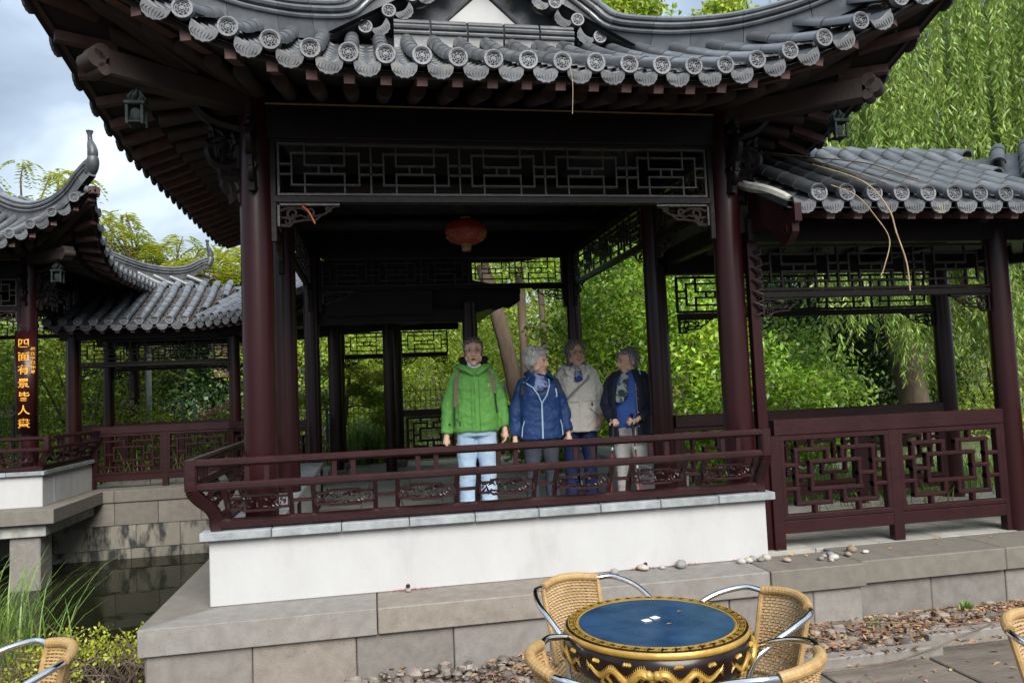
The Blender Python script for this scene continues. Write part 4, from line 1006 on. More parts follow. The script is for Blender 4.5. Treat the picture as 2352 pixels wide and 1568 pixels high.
    # ---- face
    for q in (-1, 1):
        MB().ball(Hp(q*.0305, -.0775, .006), .0105*s, 10, 8).build('eye', 'eye', P, smooth=True)
        MB().ball(Hp(q*.0305, -.0835, .005), .0062*s, 8, 6).build('iris', 'iris', P, smooth=True)
        MB().tube([Hp(q*.016, -.088, .026), Hp(q*.030, -.092, .032), Hp(q*.048, -.080, .027)], [.002*s, .0032*s, .0015*s], 5).build('eyebrow', hm, P)
        MB().tube([Hp(q*.018, -.0855, .0115), Hp(q*.030, -.0905, .0145), Hp(q*.044, -.080, .010)], [.0014*s, .0022*s, .0012*s], 5).build('eyelid', 'mouth', P)
    mz = -.060
    if mouth == 'open':
        MB().ball(Hp(0, -.0875, mz), (.019*s, .004*s, .0065*s), 12, 8, R3).build('mouth', 'mouth', P, smooth=True)
        MB().tube([Hp(-.021, -.084, mz), Hp(0, -.0915, mz+.008), Hp(.021, -.084, mz)], [.002*s, .0035*s, .002*s], 6).build('lip', 'lip', P, smooth=True); MB().tube([Hp(-.021, -.084, mz), Hp(0, -.0905, mz-.009), Hp(.021, -.084, mz)], [.002*s, .004*s, .002*s], 6).build('lip', 'lip', P, smooth=True)
    else:
        MB().tube([Hp(-.024, -.080, mz+.006), Hp(-.010, -.0895, mz), Hp(.010, -.0895, mz), Hp(.024, -.080, mz+.006)], [.0025*s, .005*s, .005*s, .0025*s], 6).build('lip', 'lip', P, smooth=True)
        MB().tube([Hp(-.025, -.081, mz+.007), Hp(0, -.0945, mz+.0005), Hp(.025, -.081, mz+.007)], .0013*s, 5).build('mouth', 'mouth', P)
    if specs:
        mb = MB()
        for q in (-1, 1):
            mb.tube([Hp(q*.031+.021*math.cos(a), -.0935-.004*math.sin(a)*0, .002+.019*math.sin(a)) for a in np.linspace(0, 2*PI, 15)], .0012*s, 5, False)
            mb.tube([Hp(q*.052, -.092, .006), Hp(q*.070, -.05, .008), Hp(q*.078, .01, .006)], .0013*s, 5)
        mb.tube([Hp(-.010, -.094, .006), Hp(0, -.097, .010), Hp(.010, -.094, .006)], .0012*s, 5); mb.build('glasses', 'specs', P, smooth=True)
    # ---- hair
    Hh = MB(); rr = random.Random(hash(hair) % 97 if False else len(label))
    def hh(c, r): Hh.ball(Hp(*c), tuple(q*s*HK for q in r), 16, 12, R3)
    big = {'short': .0, 'white': .012, 'bob': .006, 'crop': .0}[hair]
    hh((0, .034, .048), (.080+big, .092+big, .080+big)); hh((0, .062, -.015), (.072+big, .052+big, .070))
    if hair == 'bob':
        for q in (-1, 1): hh((q*.066, .010, -.035), (.022, .050, .085)); hh((q*.050, -.035, .065), (.034, .040, .034))
    elif hair == 'white':
        for q in (-1, 1): hh((q*.070, .025, .0), (.020, .045, .05)); hh((q*.03, -.045, .082), (.04, .038, .03))
    else:
        for q in (-1, 1): hh((q*.070, .020, .012), (.014, .036, .042)); hh((q*.035, -.042, .085), (.036, .034, .018))
    fused(Hh, 'hair', hm, P, voxel=.006, wr=.012, wf=.016, sm=2)
    S = MB()
    for k in range({'white': 420, 'bob': 420}.get(hair, 340)):
        th = rr.uniform(-PI, PI); el_ = rr.uniform(-.25, 1.45)
        if abs(th) < 1.0 and el_ < .85: continue
        def sp(t_, e2, k_): return Hp(-(.082+big)*k_*math.sin(t_)*math.cos(e2), .034-(.094+big)*k_*math.cos(t_)*math.cos(e2), .046+(.083+big)*k_*math.sin(e2)-(.0 if e2 > -.2 else .03))
        L = rr.uniform(.3, .6) if hair != 'white' else rr.uniform(.25, .45); tw = rr.uniform(-.5, .5); li = 1.0 + (rr.uniform(0.0, .10) if hair == 'white' else rr.uniform(0, .045))
        S.tube([sp(th, el_, 1.0), sp(th+tw*.2, el_-L*.4, 1.015), sp(th+tw*.4, el_-L*.75, (1+li)/2+.01), sp(th+tw*.5, el_-L, li)], [.0035*s, .0042*s, .003*s, .0006*s], 4, False)
    S.build('hair_strands', hm, P, fix=False)
    # ---- trousers and shoes
    Tm = MB(); loft(Tm, [(.76*s, .165*s, .125*s, 0), (.84*s, .178*s, .13*s, 0), (.92*s, .17*s, .125*s, 0)], 16)
    for q in (-1, 1): Tm.tube([(q*.085*s, 0, .84*s), (q*.09*s, -.005*s, .66*s), (q*.095*s, -.012*s, .46*s), (q*.10*s, .005*s, .22*s), (q*.10*s, .01*s, .05*s)], [.092*s, .088*s*leg_r, .070*s*leg_r, .066*s*leg_r, .070*s*leg_r], 14)
    fused(Tm, 'trousers', trousers, P, voxel=.010, wr=.016, wf=.010)
    for q in (-1, 1):
        mb = MB().tube([(q*.10*s, .05*s, .04*s), (q*.105*s, -.04*s, .045*s), (q*.11*s, -.12*s, .034*s), (q*.11*s, -.16*s, .028*s)], [.036*s, .044*s, .036*s, .018*s], 12, flat=.85); mb.build('shoe', 'shoe', P, smooth=True)
    # ---- jacket
    J = MB()
    if jacket == 'shell':
        loft(J, [(z, w, d, c) for z, w, d, c in LV], 24)
        for q, (sh, el, wr, hd, hn, cu) in zip((-1, 1), arms):
            sh, el, wr = [Vector(v)*s for v in (sh, el, wr)]; d_ = (el-wr).normalized()
            J.tube(catmull([sh+Vector((-q*.04, 0, .015))*s, sh, sh.lerp(el, .5), el, el.lerp(wr, .55), wr+d_*.002], 3)[:-1]+[wr], [.056*s]*3+[.062*s]*3+[.062*s]*3+[.060*s]*3+[.056*s]*3+[.053*s], 14)
        fused(J, 'jacket', jm, P, voxel=.0095, wr=jack_wr, wf=jack_wr*.75)
    return P, s, skinpt, Hp, LV, ringat
def band(P, pts, w, m, name, th=.005, nrm=Vector((0, -1, 0))):
    mb = MB()
    for a, b in zip(pts[:-1], pts[1:]): mb.bar(a, Vector(b)+(Vector(b)-Vector(a))*.06, w, th, up=nrm)
    return mb.build(name, m, P, fix=False)
def scarf_wrap(P, s, m, zc=1.395, drop=None, r=.075):
    mb = MB()
    for k in range(4):
        z = (zc+.020*(k-1.2))*s; ph = k*.9
        mb.tube([((r+.008*math.sin(3*a+ph))*math.cos(a)*s, (.012-(r*.95+.012*(k == 0))*math.sin(a)*1.0)*s, z+(-.045*max(0, math.sin(a))**2+.012*math.sin(2*a+ph))*s) for a in np.linspace(0, 2*PI, 19)], .020*s, 8, False)
    if drop:
        for k, (dx, L) in enumerate(drop): mb.tube([(dx*s*.5, -.075*s, (zc-.01)*s), ((dx*.8)*s, -.135*s, (zc-.05-L*.25)*s), ((dx-.005)*s, -.170*s, (zc-.05-L*.6)*s), (dx*s, -.178*s, (zc-.05-L*.9)*s), (dx*s, -.176*s, (zc-.05-L)*s)], [.030*s, .040*s, .044*s, .046*s, .030*s], 10, flat=.55)
    return fused(mb, 'scarf', m, P, voxel=.007, wr=.010, wf=.012, sm=1)
DOWN = (0, 0, -1)
F0 = .40
# -- green jacket
P, s, sk, Hp, LV, ra = person((.94, 7.12, F0), math.radians(-5), 1.70, 'person in an apple green jacket and light blue jeans, looking towards the camera', 'shell', 'green_shell', 'light_jeans', 'short', 'hair_brown', math.radians(-2), 'scarf_a',
    [((-.150, 0, 1.315), (-.245, .01, 1.07), (-.272, -.03, .79), (-.05, -.05, -1), (.95, -.1, 0), .35), ((.150, 0, 1.315), (.235, .02, 1.08), (.262, -.02, .83), (.02, -.1, -1), (-.95, -.2, 0), .35)], mouth='open',
    levels=[(.80, .205, .15, 0), (.83, .215, .155, 0), (.98, .212, .155, -.005), (1.10, .20, .148, -.01), (1.20, .198, .150, -.012), (1.29, .192, .14, -.008), (1.34, .155, .11, .005), (1.385, .105, .085, .012), (1.415, .08, .07, .018)], leg_r=1.12)
scarf_wrap(P, s, 'scarf_a')
mb = MB()   # fleece lined collar standing open
for k in range(3): mb.tube([((.098+.014*k)*math.cos(a)*s, (.03+(.088+.010*k)*math.sin(a))*s, (1.405+.030*k+.018*math.sin(a))*s) for a in np.linspace(-PI*.30, PI*1.30, 17)], .020*s, 8)
fused(mb, 'collar_lining', 'fleece', P, voxel=.007, wr=.006)
mb = MB()
mb.tube([((.145)*math.cos(a)*s, (.035+.115*math.sin(a))*s, (1.395+.012*math.sin(a))*s) for a in np.linspace(-PI*.38, PI*1.38, 19)], [.018*s]+[.03*s]*17+[.018*s], 8)
for q in (-1, 1): mb.tube([(q*.12*s, -.08*s, 1.39*s), (q*.08*s, -.125*s, 1.365*s), (q*.012*s, -.145*s, 1.315*s)], [.026*s, .024*s, .016*s], 8)
fused(mb, 'hood_collar', 'green_shell', P, voxel=.008, wr=.012, wf=.01)
for dx in (-.018, .018): band(P, [sk(z, -PI/2+dx*6, .010) for z in np.linspace(.81, 1.33, 10)], .005, 'green_shell', 'placket_seam', .010)
band(P, [sk(z, -PI/2+.02, .006) for z in np.linspace(.81, 1.33, 8)], .036, 'green_shell', 'placket', .010)
for a0, z1 in ((-PI/2-.95, 1.03), (-PI/2+.88, 1.14)):
    band(P, [sk(z, a0, .009) for z in np.linspace(z1, 1.395, 7)], .034, 'strap', 'shoulder_strap', .006)
    band(P, [sk(z, a0-.1*(1 if a0 < -PI/2 else -1), .010) for z in np.linspace(z1-.18, z1, 4)], .012, 'dark_strap', 'strap_webbing', .006)
band(P, [sk(z, -PI/2-.75, .010) for z in np.linspace(.90, 1.06, 4)], .004, 'dark_strap', 'pocket_zip', .004); band(P, [sk(.86, -PI/2-.62, .012), sk(.90, -PI/2-.66, .012)], .010, 'dark_strap', 'zip_pull', .006)
MT['logo'] = mat('pale embroidery', (0.50, 0.50, 0.20), 0.8)
for a_, z_ in ((.50, 1.225), (.56, 1.222), (.53, 1.212), (.50, 1.205), (.57, 1.207)): c_ = sk(z_, -PI/2+a_, .012); MB().ball(c_, (.007, .003, .006), 8, 6).build('logo_mark', 'logo', P, smooth=True)
band(P, [Vector((-.285, -.055, .86))*s, Vector((-.24, -.075, .875))*s], .016, 'dark_strap', 'cuff_tab', .006)
MB().tube([(-.10*s, .13*s, 1.33*s), (0, .22*s, 1.2*s), (0, .2*s, .98*s)], [.10*s, .13*s, .11*s], 12).build('backpack', 'dark_strap', P, smooth=True)
# -- white hair, blue jacket
P, s, sk, Hp, LV, ra = person((1.545, 7.05, F0), math.radians(0), 1.575, 'white haired person in a deep blue zip jacket, head turned to the right', 'shell', 'blue_shell', 'dark_jeans', 'white', 'hair_white', math.radians(50), 'scarf_b',
    [((-.158, 0, 1.31), (-.245, .01, 1.07), (-.265, -.02, .80), (.02, -.08, -1), (.95, -.1, 0), .3), ((.158, 0, 1.31), (.25, .02, 1.07), (.275, -.03, .82), (.05, -.1, -1), (-.95, -.2, 0), .5)], specs=False, head_tilt=.10,
    levels=[(.76, .215, .15, 0), (.79, .222, .155, 0), (.95, .218, .155, -.005), (1.08, .205, .15, -.012), (1.20, .21, .165, -.02), (1.29, .198, .145, -.012), (1.34, .16, .11, .005), (1.385, .11, .085, .012), (1.415, .08, .07, .018)])
scarf_wrap(P, s, 'scarf_b', drop=[(-.035, .10), (.02, .07)], zc=1.385)
mb = MB(); mb.tube([((.118)*math.cos(a)*s, (.03+.10*math.sin(a))*s, (1.405+.02*math.sin(a))*s) for a in np.linspace(-PI*.26, PI*1.26, 17)], .024*s, 8)
for q in (-1, 1): mb.tube([(q*.09*s, -.07*s, 1.40*s), (q*.13*s, -.12*s, 1.36*s), (q*.165*s if q < 0 else .12*s, -.125*s, 1.315*s if q < 0 else 1.35*s)], [.026*s, .022*s, .010*s], 8, flat=.7)
fused(mb, 'collar', 'blue_shell', P, voxel=.007, wr=.008)
band(P, [sk(z, -PI/2-.03, .010) for z in np.linspace(.77, 1.12, 8)], .014, 'zip', 'zip', .010)
band(P, [sk(1.12, -PI/2-.02, .012), sk(1.19, -PI/2+.10, .012), sk(1.28, -PI/2+.26, .012), sk(1.345, -PI/2+.42, .014)], .010, 'zip', 'zip_edge', .010)
band(P, [sk(1.12, -PI/2-.04, .012), sk(1.20, -PI/2-.16, .012), sk(1.27, -PI/2-.36, .014), sk(1.315, -PI/2-.75, .020), sk(1.325, -PI/2-1.0, .020)], .010, 'zip', 'zip_edge', .010)
band(P, [sk(z, -PI/2+.60, .012) for z in (1.17, 1.20, 1.25)], .012, 'zip', 'chest_zip', .006)
band(P, [sk(1.18, -PI/2-.03, .003), sk(1.25, -PI/2-.03, .003), sk(1.33, -PI/2, .003)], .12, 'navy_coat', 'inner_shirt', .006)
for a0 in (-1.0, .95): band(P, [sk(.79, -PI/2+a0*1.05, .012), sk(.88, -PI/2+a0, .012), sk(.94, -PI/2+a0*.86, .012)], .009, 'zip', 'pocket_zip', .006)
for a0 in (-1.0, 1.0): band(P, [sk(z, -PI/2+a0, .012) for z in np.linspace(1.2, 1.38, 4)], .035, 'dark_strap', 'shoulder_strap', .006)
# -- beige coat
P, s, sk, Hp, LV, ra = person((2.045, 7.48, F0), math.radians(-9), 1.665, 'person in a stone coloured parka and blue scarf, second from the right', 'shell', 'beige_coat', 'navy_jeans', 'bob', 'hair_mid', math.radians(10), 'scarf_c',
    [((-.150, 0, 1.315), (-.225, .02, 1.07), (-.20, -.07, .86), (.3, -.3, -.6), (.6, -.4, 0), .5), ((.150, 0, 1.315), (.23, .02, 1.08), (.215, -.06, .90), (-.2, -.4, -.8), (-.8, -.3, 0), .5)], mouth='line',
    levels=[(.74, .205, .15, 0), (.77, .212, .155, 0), (.92, .205, .15, -.005), (1.06, .188, .14, -.01), (1.20, .195, .15, -.015), (1.29, .19, .14, -.008), (1.34, .158, .11, .005), (1.385, .11, .085, .012), (1.415, .08, .07, .018)])
scarf_wrap(P, s, 'scarf_c', drop=[(.0, .09)], zc=1.385)
mb = MB(); mb.tube([((.130)*math.cos(a)*s, (.04+.105*math.sin(a))*s, (1.39+.02*math.sin(a))*s) for a in np.linspace(-PI*.30, PI*1.30, 17)], .032*s, 8)
for q in (-1, 1): mb.tube([(q*.105*s, -.07*s, 1.39*s), (q*.11*s, -.125*s, 1.34*s), (q*.02*s, -.150*s, 1.255*s)], [.030*s, .030*s, .012*s], 8, flat=.7)
fused(mb, 'hood_collar', 'beige_coat', P, voxel=.008, wr=.010)
band(P, [sk(z, -PI/2+.03, .006) for z in np.linspace(.75, 1.24, 9)], .034, 'beige_coat', 'placket', .012)
band(P, [Vector((.13, -.05, 1.40))*s, sk(1.27, -PI/2+.35, .024), sk(1.14, -PI/2-.2, .020), sk(1.04, -PI/2-.75, .020), sk(.97, -PI/2-1.25, .018)], .026, 'grey_strap', 'bag_strap', .006)
for a0 in (-.7, .55):
    band(P, [sk(1.03, -PI/2+a0, .010), sk(1.00, -PI/2+a0, .016)], .014, 'dark_strap', 'toggle', .012)
    band(P, [sk(.98, -PI/2+a0*.7, .012), sk(.90, -PI/2+a0*1.5, .012)], .006, 'grey_strap', 'pocket_flap', .008)
band(P, [sk(1.05, a, .012) for a in np.linspace(-PI/2-1.2, -PI/2+1.2, 12)], .006, 'beige_coat', 'waist_seam', .010)
# -- navy coat with poles
rzN = math.radians(-30)
P, s, sk, Hp, LV, ra = person((2.44, 7.05, F0), rzN, 1.545, 'grey haired person in a navy coat over a blue shirt, holding two walking poles', 'none', 'navy_coat', 'white_pants', 'crop', 'hair_grey', math.radians(-48), 'scarf_d',
    [((-.165, -.01, 1.34), (-.235, -.05, 1.08), (-.135, -.23, .915), (.45, -.75, .10), (.0, .1, -1), 1.15), ((.175, -.01, 1.34), (.265, -.03, 1.07), (.115, -.235, .925), (-.75, -.55, .05), (.0, .1, -1), 1.15)], specs=False, head_tilt=.14, nose=1.10)
Tt = MB(); loft(Tt, [(z, w*.93, d*.93, c) for z, w, d, c in LV], 20); fused(Tt, 'shirt', 'blue_shirt', P, voxel=.010, wr=.014)
mb = MB(); rows = []
zz = [.70, .80, .92, 1.05, 1.18, 1.28, 1.35, 1.40, 1.43]
for z in zz:
    g = .36+.10*math.sin((z-.7)*3) if z < 1.3 else .40
    rows.append([sk(z, a, .016+.006*math.sin(9*a+z*20)) if z > .8 else sk(.83, a, .020)+Vector((0, 0, (z-.83)*s)) for a in np.linspace(-PI/2+g, 1.5*PI-g, 26)])
rows_in = [[p*1 for p in r] for r in rows]
J = MB(); J.grid(rows); o = J.build('coat', 'navy_coat', P, smooth=True); so = o.modifiers.new('thick', 'SOLIDIFY'); so.thickness = .016; so.offset = 0
dd_ = o.modifiers.new('wr', 'DISPLACE'); dd_.texture = tex_f; dd_.strength = .014; dd_.mid_level = .5; dd_.texture_coords = 'LOCAL'
J = MB()
for q, sh, el, wr in ((-1, (-.165, -.01, 1.34), (-.235, -.05, 1.08), (-.150, -.205, .925)), (1, (.175, -.01, 1.34), (.265, -.03, 1.07), (.14, -.205, .935))):
    sh, el, wr = [Vector(v)*s for v in (sh, el, wr)]
    J.tube(catmull([sh+Vector((-q*.05, 0, .03))*s, sh, sh.lerp(el, .5), el, el.lerp(wr, .55), wr], 3), [.062*s]*4+[.070*s]*3+[.066*s]*3+[.060*s]*3+[.052*s]*3, 14)
J.ball(Vector((0, .02, 1.37))*s, (.15*s, .085*s, .055*s), 16, 10)
fused(J, 'sleeves', 'navy_coat', P, voxel=.0095, wr=.02, wf=.014)
scarf_wrap(P, s, 'scarf_d', zc=1.40, drop=[(-.06, .25), (-.015, .20)], r=.080)
for zed in (.86, 1.0, 1.14, 1.24): c_ = sk(zed, -PI/2+.46, .026); MB().ball(c_, .007, 8, 6).build('snap_button', 'metal', P, smooth=True)
band(P, [sk(z, -PI/2+.42, .024) for z in np.linspace(.84, 1.30, 7)], .006, 'grey_strap', 'coat_piping', .006)
MB().tube([Vector((.05, .16, 1.28))*s, Vector((.07, .235, 1.12))*s, Vector((.07, .24, .92))*s, Vector((.06, .20, .82))*s], [.07*s, .125*s, .13*s, .09*s], 14).build('backpack', 'navy_coat', P, smooth=True)
band(P, [Vector((.13, .02, 1.425))*s, sk(1.35, -PI/2+.95, .03), sk(1.22, -PI/2+1.0, .03), sk(1.08, -PI/2+1.25, .03)], .030, 'dark_strap', 'shoulder_strap', .008)
band(P, [Vector((.125, -.02, 1.42))*s, Vector((.14, -.06, 1.385))*s], .02, 'white', 'coat_lining', .01)
# walking poles, held in the two hands
MPm = Matrix.Translation((2.44, 7.05, F0)) @ Matrix.Rotation(rzN, 4, 'Z')
for hx, hy, hz, fx, fy, lab in ((-.118, -.285, .905, -.16, -.46, 'black walking pole with red bands, in the hand nearer the beige coat'), (.075, -.285, .915, .16, -.42, 'black walking pole with red bands, in the hand wearing a ring')):
    top = MPm @ (Vector((hx, hy, hz))*s); foot = MPm @ (Vector((fx, fy, 0))*s); foot.z = F0
    Q = empty('walking_pole', foot); tag(Q, lab, 'walking pole', 'walking poles'); v = top-foot; dv = v.normalized()
    up = v+dv*.06
    MB().tube([(0, 0, 0), v*.9], [.006, .008], 8).build('shaft', 'pole_black', Q, smooth=True)
    for a_, b_, mm in ((.25, .36, 'pole_red'), (.50, .53, 'white'), (.56, .66, 'pole_red'), (.70, .73, 'white')): MB().tube([v*a_, v*b_], .0088, 8).build('band', mm, Q, smooth=True)
    MB().tube([v*.80, v*.90, v*.97, up*.985, up, up+dv*.012], [.011, .014, .015, .014, .021, .012], 10).build('grip', 'pole_black', Q, smooth=True)
    MB().tube([up*.95, up*.95+Vector((.03, -.03, -.08)), up*.9+Vector((.02, -.03, -.16))], .005, 6, flat=.4).build('wrist_strap', 'pole_black', Q)
MB().tube([Vector((.085+.010*math.cos(a), -.300, .925+.010*math.sin(a)))*s for a in np.linspace(0, 2*PI, 11)], .0022, 5, False).build('ring', 'gold', P, smooth=True)
# ================================================================ table
TC = Vector((.965, 2.63, 0))
TB = empty('round_table', TC); tag(TB, 'round black and gold dragon table with a mottled blue top', 'table')
MB().lathe([(.0005, .752), (.274, .752)], (0, 0, 0), 64).build('table_top', 'blue_top', TB)
MB().lathe([(.274, .7515), (.279, .7535), (.284, .7515)], (0, 0, 0), 72).build('inner_ring', 'gold', TB, smooth=True)
MB().lathe([(.284, .751), (.316, .7505), (.320, .748)], (0, 0, 0), 72).build('rim_band', 'black', TB)
MB().lathe([(.320, .7485), (.325, .743), (.326, .735), (.322, .727), (.316, .724)], (0, 0, 0), 72).build('gold_edge', 'gold', TB, smooth=True)
MB().lathe([(.316, .725), (.325, .712), (.328, .69), (.326, .665), (.318, .64), (.300, .620), (.25, .605), (.0, .60)], (0, 0, 0), 72).build('drum', 'black', TB, smooth=True)
MB().lathe([(.10, .605), (.095, .55), (.085, .45), (.095, .32), (.14, .20), (.19, .13), (.20, .06), (.21, .0)], (0, 0, 0), 40).build('pedestal', 'black', TB, smooth=True)
mb = MB(); nk = 44      # running key pattern on the rim
key = [(0, 0, .0, .9), (0, .9, .8, .9), (.8, .9, .8, .25), (.8, .25, .35, .25), (.35, .25, .35, .58), (.35, .58, .56, .58), (0, 0, 0, .9), (0, 0, 1.0, 0), (1.0, 0, 1, .15)]
for k in range(nk):
    for u0, v0, u1, v1 in key:
        a0, a1 = 2*PI*(k+u0)/nk, 2*PI*(k+u1)/nk; r0, r1 = .288+.025*v0, .288+.025*v1; w = .0017
        p, q = Vector((r0*math.cos(a0), r0*math.sin(a0), .7535)), Vector((r1*math.cos(a1), r1*math.sin(a1), .7535))
        if (q-p).length > .001: e_ = (q-p).normalized()*w; mb.bar(p-e_, q+e_, w*2, .002)
tag(mb.build('key_pattern', 'gold', TB, fix=False), kind='stuff')
def cyl(a, z, o=.003):   # point on the drum
    zz = [(.60, .26), (.62, .300), (.64, .318), (.665, .326), (.69, .328), (.712, .325)]
    r = np.interp(z, [q[0] for q in zz], [q[1] for q in zz]); return Vector(((r+o)*math.cos(a), (r+o)*math.sin(a), z))
def dragon(a0, sg, nm='dragon_relief'):
    mb = MB(); n = 34; pts = []
    for i in range(n):
        t_ = i/(n-1); pts.append((a0+sg*(.06+.62*t_), .668+.018*math.sin(t_*13+.6)*(1-.35*t_)))
    P3 = [cyl(a, z) for a, z in pts]; R_ = [.0155*(1-.78*(i/(n-1))**1.3) for i in range(n)]; mb.tube(P3, R_, 8)
    for i in range(1, n-1):   # back spines and scales
        a, z = pts[i]; mb.tube([cyl(a, z+.006), cyl(a+sg*.010, z+R_[i]+.010, .004)], [.003, .0006], 4)
    a, z = pts[0]
    mb.ball(cyl(a-sg*.02, z+.004), .016, 8, 6); mb.tube([cyl(a-sg*.03, z+.002), cyl(a-sg*.075, z-.004)], [.011, .006], 7); mb.tube([cyl(a-sg*.03, z-.008), cyl(a-sg*.065, z-.020)], [.006, .003], 6)
    for k in range(6): mb.tube([cyl(a-sg*.01, z+.004), cyl(a+sg*(.02+.01*k), z+.034-.012*k, .006)], [.004, .0008], 4)
    for i, dz in ((7, -1), (11, 1), (20, -1), (24, 1)):
        a, z = pts[i]; k0 = cyl(a, z); k1 = cyl(a+sg*.03, z-.020*1, .006); k2 = cyl(a-sg*.005, z-.038, .004); mb.tube([k0, k1, k2], [.007, .006, .005], 6)
        for c in (-.02, -.007, .007, .02): mb.tube([k2, cyl(a-sg*.005+c, z-.050, .004)], [.003, .0008], 4)
    a, z = pts[-1]
    for k in range(5): mb.tube([cyl(a, z), cyl(a+sg*.05, z+.018-.009*k, .003)], [.003, .0006], 4)
    mb.build(nm, 'gold', TB, smooth=True)
    for a, z in ((a0+sg*.16, .626), (a0+sg*.42, .628), (a0+sg*.60, .700), (a0+sg*.25, .706)):
        m2 = MB(); 
        for c in (-.022, 0, .022): m2.tube([cyl(a+c-.02, z+.003*c*40, .001), cyl(a+c, z+.003, .003), cyl(a+c+.02, z, .001)], [.004, .0075, .004], 6)
        m2.build('cloud_relief', 'gold', TB, smooth=True)
for c in range(4):
    a0 = math.radians(-113)+c*PI/2
    dragon(a0, 1); dragon(a0, -1)
    MB().ball(cyl(a0, .683), .0085, 8, 6).build('pearl_relief', 'gold', TB, smooth=True)
    mb = MB()
    for q in (-1, 0, 1): mb.tube([cyl(a0+q*.025, .640, .001), cyl(a0+q*.045, .655, .002), cyl(a0+q*.02, .668, .002)], [.003, .002, .001], 4)
    mb.build('flame_relief', 'gold', TB)
for k in range(14):
    a = 2*PI*k/14; mb = MB().tube([(.101*math.cos(a), .101*math.sin(a), .59), (.098*math.cos(a+.2), .098*math.sin(a+.2), .55), (.090*math.cos(a-.1), .090*math.sin(a-.1), .47), (.095*math.cos(a+.15), .095*math.sin(a+.15), .38)], [.013, .018, .016, .010], 7, flat=.5); mb.build('pedestal_relief', 'gold', TB, smooth=True)
for dx, dy, rz, lab, kk in ((-.009, .040, .25, 'small white card with grey print, left one on the blue table top', 0), (.031, .062, .42, 'small white card with text lines, right one on the blue table top', 1)):
    C_ = obj('paper_card', MB().box((0, 0, 0), (.030, .026, .0012)).mesh('paper_card', 'white'), None, mw=Matrix.Translation(TC+Vector((dx-.02, dy-.03, .7540))) @ Matrix.Rotation(rz, 4, 'Z')); tag(C_, lab, 'card')
    for j in range(3): MB().box((0, -.006+.005*j, .001), (.018-.004*(j % 2), .0010, .0006)).build('print_line', 'grey_strap', C_)
for dx, dy, lab in ((.03, -.055, 'tiny yellow leaf near the front edge cards on the blue table'), (.12, .07, 'tiny yellow leaf at the right of the blue table top')):
    lf = quads('fallen_leaf', [TC+Vector((dx+a, dy+b, .7555+c)) for a, b, c in ((-.012, -.002, 0), (0, -.005, .003), (.013, 0, 0), (0, .004, .002))], 'gilt'); tag(lf, lab, 'leaf')

# ================================================================ chairs
def chair_protos():
    C = empty('wicker_chair', (0, 0, 0)); K = 'wicker'
    # back surface: u -1..1, v 0..1 ; front is +y
    def bk(u, v, o=0):
        w = lerp(.138, .152, v); x = u*w; y = -.205-.075*v-(-.055*(u*u))*1.0-.0+o; return Vector((x, y+.0, lerp(.46, .795, v)-.012*u*u*v))
    def weave(S, nu, nv, name):
        mb = MB()
        for j in range(nv):
            v = (j+.5)/nv; pts = []
            m_ = nu*2
            for i in range(m_+1):
                u = -1+2*i/m_; pts.append(S(u, v, .0038*(1 if (i+j) % 2 else -1)))
            mb.tube(pts, .0052, 4, False)
        for i in range(nu+1):
            u = -1+2*i/nu; mb.tube([S(u, v, 0) for v in np.linspace(0, 1, 6)], .0036, 4, False)
        return tag(mb.build(name, K, C, fix=False), kind='stuff')
    weave(bk, 14, 26, 'back_weave')
    for u in (-1, 1): MB().tube([bk(u, v) for v in np.linspace(0, 1, 6)], .012, 8).build('wrapped_edge', K, C, smooth=True)
    top = [bk(u, 1.0)+Vector((0, 0, .006)) for u in np.linspace(-1.0, 1.0, 41)]
    MB().tube(top, [.0185+.0012*(i % 2) for i in range(41)], 12).build('wrapped_top_rail', K, C, smooth=False)
    def st(u, v, o=0): return Vector((u*lerp(.185, .215, v), lerp(-.20, .135, v), .435+.012*u*u-.010*math.sin(PI*v)+o))
    weave(st, 14, 26, 'seat_weave')
    loop = [st(math.cos(a)*1.0, .5+.5*math.sin(a)*1.0) if False else Vector((.205*abs(math.cos(a))**.55*(1 if math.cos(a) > 0 else -1), .0-.03+.18*abs(math.sin(a))**.55*(1 if math.sin(a) > 0 else -1), .430)) for a in np.linspace(0, 2*PI, 41)]
    MB().tube(loop, [.0165+.001*(i % 2) for i in range(41)], 10).build('wrapped_seat_edge', K, C)
    A = 'alu'
    for q in (-1, 1):
        e = bk(q, 1)+Vector((0, 0, .004))
        arm = catmull([e, (q*.215, -.185, .792), (q*.262, -.08, .768), (q*.270, .03, .725), (q*.265, .105, .675), (q*.258, .138, .60), (q*.250, .145, .45), (q*.245, .155, .006)], 5)
        MB().tube(arm, .0125, 12).build('arm_and_front_leg', A, C, smooth=True)
        MB().tube(catmull([(q*.18, -.14, .425), (q*.21, -.21, .36), (q*.225, -.27, .006)], 4), .0115, 10).build('rear_leg', A, C, smooth=True)
        MB().tube([(q*.215, -.235, .20), (q*.248, .150, .20)], .0075, 8).build('side_stretcher', A, C, smooth=True)
        for p in ((q*.245, .155, .006), (q*.225, -.27, .006)): MB().lathe([(.0145, -.006), (.0145, .02)], p, 10, cap=True).build('foot_cap', 'dark_strap', C)
        MB().tube([(q*.19, .11, .42), (q*.250, .146, .42)], .008, 8).build('seat_bracket', A, C, smooth=True)
    MB().tube([(-.19, .11, .42), (.19, .11, .42)], .009, 8).build('front_bar', A, C, smooth=True)
    return C
def copy_tree(o, parent=None):
    c = o.copy(); col.objects.link(c)
    if parent is not None: c.parent = parent
    for ch in list(o.children): copy_tree(ch, c)
    return c
ch0 = chair_protos()
